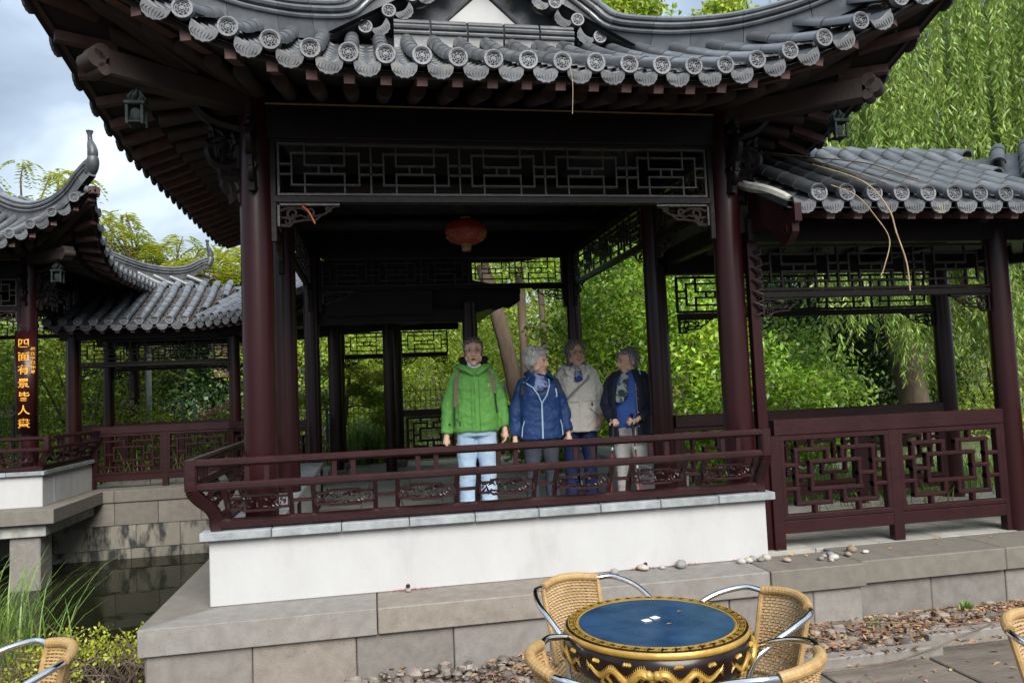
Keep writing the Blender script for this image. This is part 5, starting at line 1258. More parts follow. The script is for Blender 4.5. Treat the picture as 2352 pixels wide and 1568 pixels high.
chairs = [((.815, 3.33), (.30, -.95), 'wicker chair with aluminium arms behind the left side of the table, by the stone ledge', 0),
          ((.47, 2.40), (.99, -.10), 'wicker chair at the near left, its arm crossing before the table drum', 0),
          ((1.585, 2.77), (-.99, -.12), 'wicker chair on the right of the table, a green leaf on its seat', 0),
          ((1.255, 2.105), (-.60, .80), 'nearest wicker chair at the bottom right, in front of the table', 0),
          ((2.14, 2.30), (.40, -.90), 'wicker chair cut off by the right frame edge', 0),
          ((-1.10, 3.01), (-.85, -.50), 'wicker chair cut off in the bottom left corner', 0)]
for i, (p, d, lab, _) in enumerate(chairs):
    c = ch0 if i == 0 else copy_tree(ch0)
    d = Vector((*d, 0)).normalized(); rz = math.atan2(-d.x, d.y)
    c.rotation_euler = (0, 0, rz); c.location = Vector((*p, .012))+d*.25; c.scale = (.93, .93, .925); tag(c, lab, 'chair', 'wicker bistro chairs')
lf = quads('willow_leaf', [Vector((1.36+a, 2.70+b, .425+c)) for a, b, c in ((-.05, -.006, 0), (0, -.012, .012), (.05, .008, .004), (0, .006, .010))], 'leaf_bright' if 'leaf_bright' in MT else 'gilt'); tag(lf, 'long green willow leaf lying on the seat of the right wicker chair', 'leaf')

# ================================================================ lantern in the pavilion
LA = empty('red_lantern', (.90, 7.0, 3.10)); tag(LA, 'red round silk lantern with gold trim hanging in the near pavilion', 'lantern')
pr = [(.045, .118), (.10, .105), (.165, .07), (.195, .02), (.198, -.02), (.17, -.075), (.11, -.112), (.045, -.125)]
mb = MB(); n = 48; rows = []
for r, z in catmull([(a, 0, b) for a, b in pr], 3) and [(v.x, v.z) for v in catmull([(a, 0, b) for a, b in pr], 3)]:
    rows.append([((r*(1-.030*(1-abs((k % 4)-2)/2)))*math.cos(2*PI*k/n), (r*(1-.030*(1-abs((k % 4)-2)/2)))*math.sin(2*PI*k/n), z) for k in range(n)])
mb.grid(rows, closed=True); mb.build('silk_body', 'red_silk', LA, smooth=True)
for z, r in ((.122, .05), (-.130, .05)): MB().lathe([(r*.2, z+.012), (r, z+.012), (r, z-.012), (r*.2, z-.012)], (0, 0, 0), 20).build('end_cap', 'gold', LA)
for k in range(8):
    a = 2*PI*k/8; mb = MB()
    def lp(da, z): r = np.interp(z, [-.125, -.112, -.075, -.02, .02, .07, .105, .118], [.045, .11, .17, .198, .195, .165, .10, .045])+.002; return Vector((r*math.cos(a+da), r*math.sin(a+da), z))
    mb.tube([lp(-.28, -.062), lp(-.15, -.045), lp(0, -.060), lp(.15, -.045), lp(.28, -.062)], .004, 5); mb.tube([lp(0, -.06), lp(-.12, -.085), lp(0, -.10), lp(.12, -.085), lp(0, -.06)], .0035, 5)
    mb.build('gold_trim', 'gold', LA)
MB().lathe([(.042, -.14), (.046, -.16), (.040, -.19)], (0, 0, 0), 16).build('fringe', 'twig', LA); MB().tube([(0, 0, .13), (0, 0, .30)], .004, 5).build('cord', 'pole_black', LA)

# ================================================================ couplet board on the far pavilion column
bx, by = -5.95+HX, 12.74-HY
CB = empty('inscribed_board', (bx, by-.125, 1.30)); tag(CB, 'tall maroon board with gilded Chinese characters on the far left column', 'signboard')
mb = MB(); rows = []
for z in (0, 1.30): rows.append([(x, .05*(x/.125)**2-.02, z) for x in np.linspace(-.125, .125, 9)])
mb.grid(rows); o = mb.build('board', 'lacquer', CB, smooth=True); so = o.modifiers.new('t', 'SOLIDIFY'); so.thickness = .02; so.offset = -1
def glyph(txt, x, z, size, nm):
    c = bpy.data.curves.new('glyph', 'FONT'); c.body = txt; c.size = size; c.extrude = .002; c.align_x = 'CENTER'; c.align_y = 'CENTER'; c.offset = size*.012
    o = bpy.data.objects.new('g', c); col.objects.link(o); dg = bpy.context.evaluated_depsgraph_get(); dg.update()
    me = bpy.data.meshes.new_from_object(o.evaluated_get(dg)); bpy.data.objects.remove(o); me.name = nm; me.materials.clear(); me.materials.append(MT['gilt'])
    for v in me.vertices:
        X = v.co.x*(1.08 if size > .05 else 1)+x; Z = v.co.y*(.92 if size > .05 else 1); v.co = Vector((X, .05*(X/.125)**2-.026-v.co.z, Z))
    return obj(nm, me, CB, loc=(0, 0, z))
for i, chh in enumerate('四面有景皆人畫'): glyph(chh, -.005, 1.13-.168*i, .135, 'gilded_character')
for i, chh in enumerate('歲在辛巳仲夏'): glyph(chh, .095, 1.06-.058*i, .048, 'small_character')
MB().tube([(-.05, -.03, 1.27), (-.06, -.035, 1.33), (.0, -.03, 1.37), (.06, -.035, 1.33), (.05, -.03, 1.27)], .006, 6).build('hanging_ring', 'bronze', CB)

# ================================================================ pebbles, litter, twigs
def pebble_mesh(seed):
    r = random.Random(seed); sx, sy, sz = r.uniform(.9, 1.3), r.uniform(.7, 1), r.uniform(.5, .8); mb = MB().ball((0, 0, 0), 1, 8, 6)
    mb.v = [tuple(Vector((x*sx, y*sy, z*sz))*(1+.14*noise.noise(Vector((x, y, z))*1.3+Vector((seed, 0, 0))))) for x, y, z in mb.v]
    me = mb.mesh('pebble', 'pebble', True); return me
PM = [pebble_mesh(k) for k in range(8)]
peb = [(.17, 4.72, .018, 'tiny stone at the drain hole at the foot of the white wall'), (1.47, 4.70, .030, 'flat grey pebble leftmost on the ledge behind the left chair'), (1.67, 4.73, .038, 'round tan pebble beside the second drain hole of the white wall'),
       (1.80, 4.72, .022, 'small flat stone between the tan pebble and the big angular stone'), (1.92, 4.70, .048, 'large angular grey stone leaning on the white wall'),
       (2.33, 4.68, .028, 'pale pebble leftmost of the cluster at the wall corner'), (2.385, 4.69, .030, 'cream pebble in the cluster at the wall corner'), (2.43, 4.72, .030, 'long grey pebble behind the cluster at the wall corner'), (2.475, 4.69, .024, 'small brown pebble in the cluster at the wall corner'), (2.525, 4.71, .034, 'tall pale pebble at the wall corner'), (2.62, 4.62, .028, 'tan pebble alone to the right of the wall corner'),
       (2.84, 4.58, .026, 'brown pebble leftmost of the group before the fretwork rail'), (2.90, 4.64, .022, 'small grey pebble at the back of the group before the rail'), (2.955, 4.65, .028, 'grey pebble top right of the group before the rail'), (2.93, 4.575, .030, 'oval pale grey pebble in front of the group before the rail'), (2.88, 4.53, .022, 'cream pebble nearest the ledge edge in the group before the rail'),
       (3.07, 4.63, .026, 'flat brown pebble between the group and the two right stones'), (3.16, 4.72, .038, 'large brown angular stone on the ledge before the rail'), (3.22, 4.66, .022, 'small white pebble rightmost on the ledge')]
pc = [(.25, .24, .22), (.24, .24, .235), (.42, .36, .30), (.35, .33, .31), (.22, .215, .21), (.38, .37, .34), (.42, .38, .31), (.24, .24, .24), (.20, .18, .15), (.38, .35, .31), (.33, .27, .20), (.19, .165, .13), (.27, .27, .27), (.22, .22, .225), (.40, .40, .39), (.40, .34, .26), (.24, .20, .16), (.21, .16, .10), (.5, .47, .45)]
for i, (x, y, r, lab) in enumerate(peb):
    me = PM[i % 8].copy(); m_ = mat('pebble colour', pc[i], .7, tuple(v*.75 for v in pc[i]), 14, bump=.2); me.materials.clear(); me.materials.append(m_)
    o = obj('pebble', me, None, mw=Matrix.Translation((x, y, .40+r*.5)) @ Matrix.Rotation(random.uniform(0, 3), 4, 'Z') @ Matrix.Scale(r, 4)); tag(o, lab, 'pebble', 'pebbles on the ledge')
for x, z in ((.17, .425), (1.70, .43)): MB().tube([(x, 4.757, z), (x, 4.80, z)], .014, 10).build('drain_hole', 'pole_black', None); tag(bpy.context.scene.objects[-1], 'x', 'x') if False else None
for o_, lab in zip([o for o in scene.objects if o.name.startswith('drain_hole')], ('dark drain hole low in the white wall, left one', 'dark drain hole low in the white wall near the pebbles')): tag(o_, lab, 'drain')
# gravel bed in front of the plinth
def inbed(x): return 3.88 if x < 3.1 else 4.05
vs = []
mbg = MB(); R_ = random.Random(3)
for k in range(2600):
    x = R_.uniform(-.2, 6.0); y = R_.uniform(inbed(x), 4.44 if x < 3.03 else 4.50); big = R_.random() < .10; r = R_.uniform(.012, .024) if not big else R_.uniform(.028, .050)
    sx, sy, sz = r*R_.uniform(.9, 1.5), r*R_.uniform(.7, 1.05), r*R_.uniform(.5, .8); mbg.ball((x, y, .012+sz*.4+R_.uniform(0, .018)), (sx, sy, sz), 7, 4, Matrix.Rotation(R_.uniform(0, 3), 3, 'Z'))
g = mbg.build('gravel_bed', 'pebble_mix', None, smooth=True, fix=False); tag(g, 'bed of mixed river gravel at the foot of the stone plinth', 'gravel', kind='stuff')
def litter(n, fx, name, lab, m, L=(.02, .06), w=(.004, .010), seed=1, lift_=.012):
    r = np.random.default_rng(seed); V = []
    for k in range(n):
        x, y, z = fx(r); a = r.uniform(0, 2*PI); l = r.uniform(*L); ww = r.uniform(*w); d = np.array([math.cos(a), math.sin(a), r.uniform(-.35, .35)])*l/2; s_ = np.array([-math.sin(a), math.cos(a), r.uniform(-.6, .6)])*ww; c = np.array([x, y, z+r.uniform(0, lift_)]); b = np.array([0, 0, l*.12])
        V += [c-d, c-s_+b, c+d, c+s_+b]
    o = quads(name, V, m); tag(o, lab, 'leaf litter', kind='stuff'); return o
def fbed(r):
    while True:
        x = r.uniform(0, 6); y = r.uniform(inbed(x)-.02, 4.46)
        if noise.noise(Vector((x*1.6, y*3, 2)))+.35*min(1, (x-1)/2) > r.uniform(-.5, .8)*.6: return x, y, .045
litter(5200, fbed, 'leaf_litter', 'brown dry willow leaves scattered over the gravel bed', 'dry_leaf')
litter(300, lambda r: (r.uniform(.6, 5), r.uniform(2.6, 3.86), .028), 'terrace_litter', 'few dry leaves on the terrace slabs', 'dry_leaf', lift_=.002, seed=4)
litter(260, lambda r: (r.uniform(2.1, 5), min(4.02, 3.80+abs(r.normal(0, .02))+(.18 if r.random() < .4 else 0)), .075), 'kerb_litter', 'dry leaves caught along the kerb stones', 'dry_leaf', seed=5)
litter(150, lambda r: (r.choice([1.72, .17, 2.4, 2.0])+r.normal(0, .07), 4.75-abs(r.normal(0, .010)), .402), 'wall_foot_litter', 'reddish dry leaves along the foot of the white wall', 'tape', L=(.015, .04), w=(.001, .003), seed=6)
litter(70, lambda r: (r.uniform(2.7, 5), r.uniform(4.6, 6.4), .402), 'gallery_floor_leaves', 'few yellow willow leaves on the gallery floor', 'gilt', L=(.02, .05), seed=8, lift_=.004)
litter(40, lambda r: (r.uniform(-.3, 2.4), r.uniform(5.3, 9), .402), 'pavilion_floor_leaves', 'few yellow leaves on the pavilion floor', 'gilt', L=(.02, .04), seed=9, lift_=.004)
def tw(name, pts, r, lab, m='twig'):
    o = MB().tube(catmull(pts, 5), r, 6).build(name, m, None, smooth=True); tag(o, lab, 'twig'); return o
tw('dangling_twig', [(2.98, 4.40, 2.84), (3.10, 4.32, 2.75), (3.20, 4.28, 2.60), (3.27, 4.26, 2.45), (3.22, 4.26, 2.28), (3.19, 4.26, 2.22)], .0035, 'thin curved straw coloured twig hanging left from the gallery eave')
tw('dangling_twig', [(3.05, 4.7, 3.07), (3.20, 4.38, 2.86), (3.30, 4.29, 2.66), (3.33, 4.27, 2.50), (3.38, 4.26, 2.30), (3.39, 4.26, 2.12)], .0050, 'thicker pale twig hanging right from the gallery eave')
tw('roof_twig', [(2.9, 5.35, 3.38), (3.2, 5.0, 3.22), (3.5, 4.75, 3.10), (3.65, 4.6, 2.98), (3.75, 4.55, 2.93)], .005, 'brown twig lying across the right gallery roof tiles', 'bark')
tw('roof_twig', [(3.0, 5.2, 3.30), (3.15, 4.8, 3.12), (3.3, 4.55, 2.96), (3.4, 4.42, 2.86)], .004, 'second brown twig lying near the eave of the right gallery roof', 'bark')
tw('eave_straw', [(1.14, 4.02, 3.42), (1.15, 4.0, 3.30), (1.14, 4.0, 3.12)], .0018, 'single straw dangling from the middle of the near roof eave')
tw('red_ribbon', [(-.42, 5.0, 2.84), (-.38, 4.97, 2.80), (-.34, 4.97, 2.72)], .006, 'short red ribbon tied to the carved bracket', 'tape')
tw('ground_twig', [(2.3, 4.35, .06), (2.8, 4.25, .10), (3.4, 4.1, .08), (4.2, 3.95, .07)], .004, 'long bare twig lying over the gravel bed', 'bark')
tw('ground_twig', [(2.2, 3.72, .05), (2.7, 3.70, .07), (3.3, 3.9, .09), (3.7, 4.1, .07)], .004, 'bare twig lying over the kerb stones at the right', 'bark')
# pan litter in roof channels
def pl(zf, G, xs, y0, y1, seed, n, name, lab):
    def f(r):
        x = r.choice(xs)+r.normal(0, .018); y = r.uniform(y0, y1); x = min(x, 1.45+.41*(y+.58)); return x, y, zf(y)-.05
    o = litter(n, f, name, lab, 'litter_straw', L=(.015, .045), w=(.002, .006), seed=seed, lift_=.02); o.location = G.location; o.rotation_euler = G.rotation_euler; return o
MT['litter_straw'] = mat('straw litter', (0.30, 0.19, 0.09), .9, (0.42, 0.32, 0.20), 9, isl=True, vary=.5)
pl(zs3, G3, [k*.2+.12 for k in range(3, 12)], -.55, .6, 31, 2600, 'roof_litter', 'straw and dead leaves filling the channels of the far gallery roof')
def f(r): s = r.choice([-2.4+.2*k for k in range(25)])+r.normal(0, .02); v = surf('f', s, abs(r.normal(0, .06))); return v.x+.92, v.y+7.2, v.z-.02
litter(1500, f, 'eave_litter', 'dead leaves and moss behind the drip tiles of the near roof', 'litter_straw', L=(.01, .04), w=(.002, .006), seed=12, lift_=.02)
# ================================================================ vegetation
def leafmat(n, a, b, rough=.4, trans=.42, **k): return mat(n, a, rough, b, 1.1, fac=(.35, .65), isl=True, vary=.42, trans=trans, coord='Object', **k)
MT['lf_willow'] = leafmat('willow leaf', (0.189, 0.304, 0.055), (0.304, 0.420, 0.102)); MT['lf_laurel'] = leafmat('glossy laurel leaf', (0.13, 0.27, 0.022), (0.28, 0.45, 0.035), rough=.34, trans=.3)
MT['lf_light'] = leafmat('light green leaf', (0.225, 0.350, 0.033), (0.350, 0.438, 0.048)); MT['lf_mid'] = leafmat('mid green leaf', (0.121, 0.236, 0.032), (0.216, 0.338, 0.043))
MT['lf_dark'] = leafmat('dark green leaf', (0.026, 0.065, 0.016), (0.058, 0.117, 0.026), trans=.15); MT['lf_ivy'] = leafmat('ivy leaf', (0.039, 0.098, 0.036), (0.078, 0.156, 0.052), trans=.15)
MT['lf_yellow'] = leafmat('yellow green leaf', (0.310, 0.380, 0.034), (0.414, 0.437, 0.037)); MT['grass'] = leafmat('long grass blade', (0.132, 0.240, 0.042), (0.228, 0.336, 0.084), rough=.4)
MT['pink'] = leafmat('pink petal', (0.62, 0.10, 0.22), (0.70, 0.22, 0.30)); MT['cream'] = leafmat('cream petal', (0.62, 0.50, 0.36), (0.70, 0.60, 0.42)); MT['lime'] = leafmat('pale lime blossom', (0.36, 0.38, 0.13), (0.44, 0.44, 0.20))
MT['seed'] = mat('dry seed head', (0.36, 0.24, 0.18), .9, isl=True, vary=.3)
def unit(v): return v/np.maximum(np.linalg.norm(v, axis=-1, keepdims=True), 1e-9)
def leaves(name, C, L, W, m, parent=None, rs=1, droop=.0, out_=None, up=.35, fold=.12):
    """one kite shaped leaf per centre; out_ is a preferred direction"""
    r = np.random.default_rng(rs); n = len(C)
    d = r.normal(size=(n, 3)); d = unit(d)
    if out_ is not None: d = unit(d*.8+out_)
    d[:, 2] -= droop; d = unit(d)
    nr = unit(r.normal(size=(n, 3))*.8+np.array([0, -.25, up+.4])); s = unit(np.cross(d, nr)); nn = np.cross(s, d)
    l = (L*r.uniform(.65, 1.25, size=n))[:, None]; w = (W*r.uniform(.7, 1.2, size=n))[:, None]
    a = C-d*l*.5; b = C+d*l*.5-nn*l*.10; p = C-d*l*.05+s*w+nn*w*fold*3; q = C-d*l*.05-s*w+nn*w*fold*3
    V = np.stack([a, p, b, q], 1).reshape(-1, 3)
    return quads(name, V, m, parent)
def clumps(cen, rad, nc, per, cs, r, flat=.7, hollow=.45, hemi=False):
    """cluster centres in an ellipsoid shell, leaves gaussian round each: gives gaps and lumps"""
    cen, rad = np.array(cen, float), np.array(rad, float)
    u = unit(r.normal(size=(nc, 3)))
    if hemi: u[:, 2] = np.abs(u[:, 2])
    k = r.uniform(hollow, 1, size=(nc, 1))**.6; cc = cen+u*k*rad*(1+.12*r.normal(size=(nc, 1)))
    P = np.repeat(cc, per, 0)+r.normal(size=(nc*per, 3))*np.array([cs, cs, cs*flat]); O = unit(P-cen)*.6
    return P, O
def limb(mb, pts, r0, r1, n=8):
    P = catmull(pts, 4); m_ = len(P); mb.tube([p+Vector((noise.noise(p*3)*.02, noise.noise(p*3+Vector((9, 0, 0)))*.02, 0)) for p in P], [lerp(r0, r1, (i/(m_-1))**.8)*(1+.12*noise.noise(p*5)) for i, p in enumerate(P)], n)
def bush(name, label, cat_, loc, rad, m, nc, per, L, W, cs=.16, seed=1, group=None, trunk=True, droop=.1, flat=.7, hollow=.5, th=.05, tm='bark'):
    B = empty(name, loc); tag(B, label, cat_, group); r = np.random.default_rng(seed)
    P, O = clumps((0, 0, rad[2]*.55+.2), rad, nc, per, cs, r, flat, hollow); P[:, 2] = np.maximum(P[:, 2], -.1)
    f = leaves('foliage', P, L, W, m, B, seed, droop, O); tag(f, kind='stuff')
    if trunk:
        mb = MB(); rr = random.Random(seed)
        for k in range(7): a = rr.uniform(0, 2*PI); e = Vector((math.cos(a)*rad[0]*.55, math.sin(a)*rad[1]*.5, rad[2]*rr.uniform(.6, 1.2))); limb(mb, [(rr.uniform(-.1, .1), rr.uniform(-.1, .1), -.1), e*.4+Vector((0, 0, .15)), e], th, .012, 6)
        mb.build('branches', tm, B, smooth=True)
    return B
def tree(name, label, cat_, loc, H, crown, m, nc, per, L, W, cs=.3, seed=1, tr=.16, lean=(0, 0), group=None, bark='bark', limbs=7, hollow=.35):
    B = empty(name, loc); tag(B, label, cat_, group); r = np.random.default_rng(seed); rr = random.Random(seed)
    cx, cy, cz = lean[0], lean[1], H
    mb = MB(); limb(mb, [(0, 0, -.2), (lean[0]*.2, lean[1]*.2, H*.35), (lean[0]*.6, lean[1]*.6, H*.7), (cx, cy, H)], tr, tr*.45, 10); mb.build('trunk', bark, B, smooth=True)
    P, O = clumps((cx, cy, cz), crown, nc, per, cs, r, .6, hollow)
    mb = MB()
    for k in range(limbs):
        a = rr.uniform(0, 2*PI); e = Vector((cx+math.cos(a)*crown[0]*.75, cy+math.sin(a)*crown[1]*.75, cz+rr.uniform(-.3, .7)*crown[2])); s_ = Vector((cx*.7, cy*.7, H*rr.uniform(.55, .9))); limb(mb, [s_, s_.lerp(e, .5)+Vector((0, 0, .15)), e], tr*.35, .012, 6)
    mb.build('limbs', bark, B, smooth=True)
    tag(leaves('crown', P, L, W, m, B, seed, .15, O), kind='stuff'); return B
# ---- weeping willow
WL = empty('weeping_willow', (9.9, 12.3, .2)); tag(WL, 'large weeping willow trailing its branches over the right gallery', 'tree')
mb = MB(); limb(mb, [(-.15, 0, -.2), (-.25, 0, 1.3), (-.5, 0, 2.6), (-.7, -.2, 4.5)], .30, .2, 12); mb.build('trunk', 'bark', WL, smooth=True)
mb = MB(); limb(mb, [(-.2, 0, 1.45), (.35, 0, 2.0), (.9, -.1, 2.9), (1.6, -.2, 4.6)], .15, .07, 9); limb(mb, [(-.6, -.1, 4.0), (-2, -.6, 5.6), (-3.4, -1, 6.6)], .16, .05, 8); limb(mb, [(-.6, -.2, 4.2), (.6, -1, 6), (1.5, -1.6, 7.6)], .16, .05, 8); mb.build('limbs', 'bark', WL, smooth=True)
def willow(name, xr, yr, zt, zb, n, seed, step=.050, amp=.12, parent=WL, lw=(.115, .0125), m='lf_willow'):
    r = np.random.default_rng(seed); C = []; D = []; mb = MB(); base = np.array(parent.location)
    for k in range(n):
        x, y = r.uniform(*xr), r.uniform(*yr)
        if n > 200: x = round(x/.5)*.5+.15*math.sin(y*3)+r.normal(0, .075)
        cl = noise.noise(Vector((x*1.3, y*1.3, seed)))*.9
        top = r.uniform(*zt); bot = zb(x, y, r)+cl*.5
        if bot > top-.3: continue
        ph, a = r.uniform(0, 6, 2); m_ = int((top-bot)/step); pts = []
        for i in range(m_):
            z = top-i*step; t_ = i/max(1, m_); px = x+amp*math.sin(t_*3+ph)*(.5+t_); py = y+amp*math.cos(t_*2.6+a)*(.5+t_); pts.append((px, py, z))
            for q in range(2): C.append((px+r.normal(0, .018), py+r.normal(0, .018), z-.03)); D.append((r.normal(0, .55), r.normal(0, .55), -1.0))
        if k % 2 == 0: mb.tube([Vector(p)-Vector(base) for p in pts[::6]], .0035, 3, False)
    C, D = np.array(C), unit(np.array(D)); n2 = len(C); s = unit(np.cross(D, r.normal(size=(n2, 3)))); l = (lw[0]*r.uniform(.7, 1.4, n2))[:, None]; w = (lw[1]*r.uniform(.7, 1.3, n2))[:, None]
    C = C-base; V = np.stack([C, C+D*l*.4+s*w, C+D*l, C+D*l*.4-s*w], 1).reshape(-1, 3)
    tag(quads(name, V, m, parent), kind='stuff'); tag(mb.build(name+'_stems', 'lf_mid', parent, fix=False), kind='stuff')
willow('near_strands', (6.5, 12.6), (8.6, 11.0), (7.0, 9.5), lambda x, y, r: 3.9+r.uniform(-.5, 1.2), 560, 3)
willow('far_strands', (8.0, 14.5), (11.5, 14.0), (7.5, 10), lambda x, y, r: 3.0+r.uniform(-.6, 1.2), 440, 4, step=.085, lw=(.15, .018), m='lf_dark')  # far strands take the dark leaf colour to imitate shade inside the crown
willow('low_strands', (6.0, 7.0), (9.0, 9.8), (4.4, 4.9), lambda x, y, r: 1.85+abs(x-6.45)*2.2+r.uniform(0, .5), 42, 5, step=.045)
willow('low_strands', (6.9, 8.0), (9.2, 10.2), (4.6, 5.5), lambda x, y, r: 2.9-.9*max(0, 1-abs(x-7.45)*3)+r.uniform(0, .6), 55, 6, step=.045)
willow('low_strands', (8.0, 9.0), (10.2, 11.2), (4.6, 5.5), lambda x, y, r: 1.3+abs(x-8.45)*1.2+r.uniform(0, .7), 60, 7, step=.05)
willow('low_strands', (8.9, 9.9), (9.6, 10.4), (4.6, 5.5), lambda x, y, r: 1.2+abs(x-9.4)*2+r.uniform(0, .6), 70, 8, step=.05)
# ---- shrubs behind the pavilion and galleries
bush('laurel_shrub', 'glossy bright green laurel shrub with pale blossom behind the two right-hand people', 'shrub', (3.9, 10.2, .3), (1.5, .8, 1.75), 'lf_laurel', 420, 30, .100, .024, .15, 11, 'glossy laurel shrubs')
bush('laurel_shrub', 'glossy laurel shrub between the near pavilion and its right gallery column', 'shrub', (4.75, 8.7, .3), (.85, .6, .95), 'lf_laurel', 170, 28, .095, .023, .13, 12, 'glossy laurel shrubs')
bush('laurel_shrub', 'tall upper laurel shrub rising behind the right lattice of the pavilion', 'shrub', (4.3, 11.2, 1.6), (1.6, .8, 1.6), 'lf_laurel', 330, 26, .10, .024, .18, 13, 'glossy laurel shrubs')
bush('laurel_shrub', 'low laurel shrub behind the white haired person', 'shrub', (2.6, 10.9, .3), (.6, .5, .60), 'lf_laurel', 120, 28, .09, .022, .13, 14, 'glossy laurel shrubs')
for i, (x, y, z) in enumerate(((3.2, 9.35, 2.15), (3.75, 9.3, 1.5), (4.3, 9.4, 2.0), (4.55, 8.1, 1.55), (4.2, 9.35, 2.6), (3.5, 9.3, 2.75), (4.8, 8.15, 1.25), (3.0, 9.4, 1.75))):
    r = np.random.default_rng(i); P = np.array([x, y, z])+r.normal(size=(60, 3))*.055
    tag(leaves('blossom_cluster', P, .022, .008, 'lime', None, i), ['pale blossom cluster highest left on the laurel', 'pale blossom cluster low in the middle of the laurel', 'pale blossom cluster right of the centre of the laurel', 'pale blossom cluster on the small laurel by the red column', 'pale blossom cluster at the upper right of the laurel', 'pale blossom cluster near the top of the laurel', 'pale blossom cluster lowest by the red column', 'pale blossom cluster left edge of the laurel by the dark column'][i], 'flowers', 'laurel blossom clusters', 'stuff')
HB = [('broadleaf_shrub', 'mid green leafy bush left behind the right gallery rail', (6.3, 11.0, .3), (1.3, .9, 1.3), 'lf_mid', 300, 26, .085, .024),
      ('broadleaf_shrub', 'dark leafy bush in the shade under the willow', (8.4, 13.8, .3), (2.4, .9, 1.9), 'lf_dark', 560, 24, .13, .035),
      ('broadleaf_shrub', 'yellow green bush at the right frame edge behind the gallery', (12.6, 13.5, .3), (1.8, 1.2, 2.4), 'lf_light', 380, 24, .10, .026),
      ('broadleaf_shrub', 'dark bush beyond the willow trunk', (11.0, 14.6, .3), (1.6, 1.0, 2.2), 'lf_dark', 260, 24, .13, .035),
      ('broadleaf_shrub', 'light green bush far behind the green jacket', (1.6, 16.6, .2), (2.2, 1.0, 1.9), 'lf_light', 480, 26, .085, .024),
      ('broadleaf_shrub', 'leafy bush beyond the rear posts of the pavilion', (-.9, 16.4, .2), (2.1, 1.0, 2.1), 'lf_light', 420, 26, .09, .026),
      ('broadleaf_shrub', 'tall light bush filling the rear lattice', (3.9, 16.2, .6), (2.2, 1.1, 2.6), 'lf_light', 420, 26, .095, .026),
      ('ivy_bank', 'dark ivy covered bank behind the wire fence', (-3.2, 17.2, .1), (2.5, .8, 1.9), 'lf_ivy', 520, 24, .12, .040),
      ('bamboo_clump', 'yellow green bamboo clump seen through the left gallery', (-5.6, 16.4, .1), (1.7, .9, 2.2), 'lf_yellow', 380, 24, .14, .014),
      ('bamboo_clump', 'bamboo clump at the left frame edge behind the inscribed board', (-8.3, 16.2, .1), (2.0, 1.0, 2.5), 'lf_light', 420, 24, .13, .015),
      ('broadleaf_shrub', 'dark conifer like shrub left of the inscribed board', (-9.0, 17.8, .1), (1.8, 1, 3.2), 'lf_dark', 300, 24, .12, .02),
      ('flowering_shrub', 'low flowering shrub under the fence in the left gallery opening', (-4.5, 14.5, .1), (1.2, .5, .95), 'lf_light', 210, 24, .07, .018)]
for i, (nm, lab, loc, rad, m, nc, per, L, W) in enumerate(HB): bush(nm, lab, 'bamboo' if 'bamboo' in nm else ('ivy' if 'ivy' in nm else 'shrub'), loc, rad, m, nc, per, L, W, .19, 20+i)
# far trees closing the view
FT = [('background_tree', 'bushy tree behind the left gallery', (-4.0, 20.5, 0), 2.9, (2.2, 1.4, 1.2), 'lf_mid'), ('background_tree', 'light tree far behind the pavilion centre', (1.0, 21, 0), 3.6, (3.0, 1.6, 2.3), 'lf_light'),
      ('background_tree', 'tall light tree behind the rear lattice', (5.2, 20, 0), 4.0, (3.0, 1.6, 2.8), 'lf_light'), ('background_tree', 'broad dark tree behind the laurel', (8.0, 18.0, 0), 3.6, (3.2, 1.4, 2.6), 'lf_dark'),
      ('background_tree', 'tall tree behind the willow', (13.5, 19.0, 0), 6.0, (4.5, 2.0, 4.6), 'lf_mid'), ('background_tree', 'tall dark tree behind the willow crown', (12.0, 18.5, 0), 6.0, (3.4, 1.6, 4.0), 'lf_dark'), ('background_tree', 'tree at the right frame edge far behind', (18.5, 20, 0), 5.0, (4, 2, 4.4), 'lf_mid'),
      ('background_tree', 'tree far behind the far pavilion', (-10.5, 21, 0), 2.6, (2.6, 1.4, 2.2), 'lf_mid'), ('background_tree', 'low tree behind the bamboo', (-7.0, 20.0, 0), 2.2, (2.4, 1.4, 1.7), 'lf_mid'), ('background_tree', 'low tree between pavilion columns', (-1.6, 20.0, 0), 2.4, (2.0, 1.2, 1.7), 'lf_light')]
for i, (nm, lab, loc, H, cr_, m) in enumerate(FT): tree(nm, lab, 'tree', loc, H, cr_, m, 420, 26, .17, .05, .32, 50+i, group=None)
tree('lime_tree', 'round green treetop showing above the middle of the near roof', 'tree', (9.3, 25, 0), 14.0, (1.5, 1.2, 1.9), 'lf_light', 240, 30, .22, .07, .30, 71, tr=.3)
tree('lime_tree', 'small green treetop peeping over the right ridge of the near roof', 'tree', (13.4, 25.5, 0), 14.6, (1.0, 1.0, 1.5), 'lf_light', 130, 30, .22, .07, .28, 72, tr=.3)
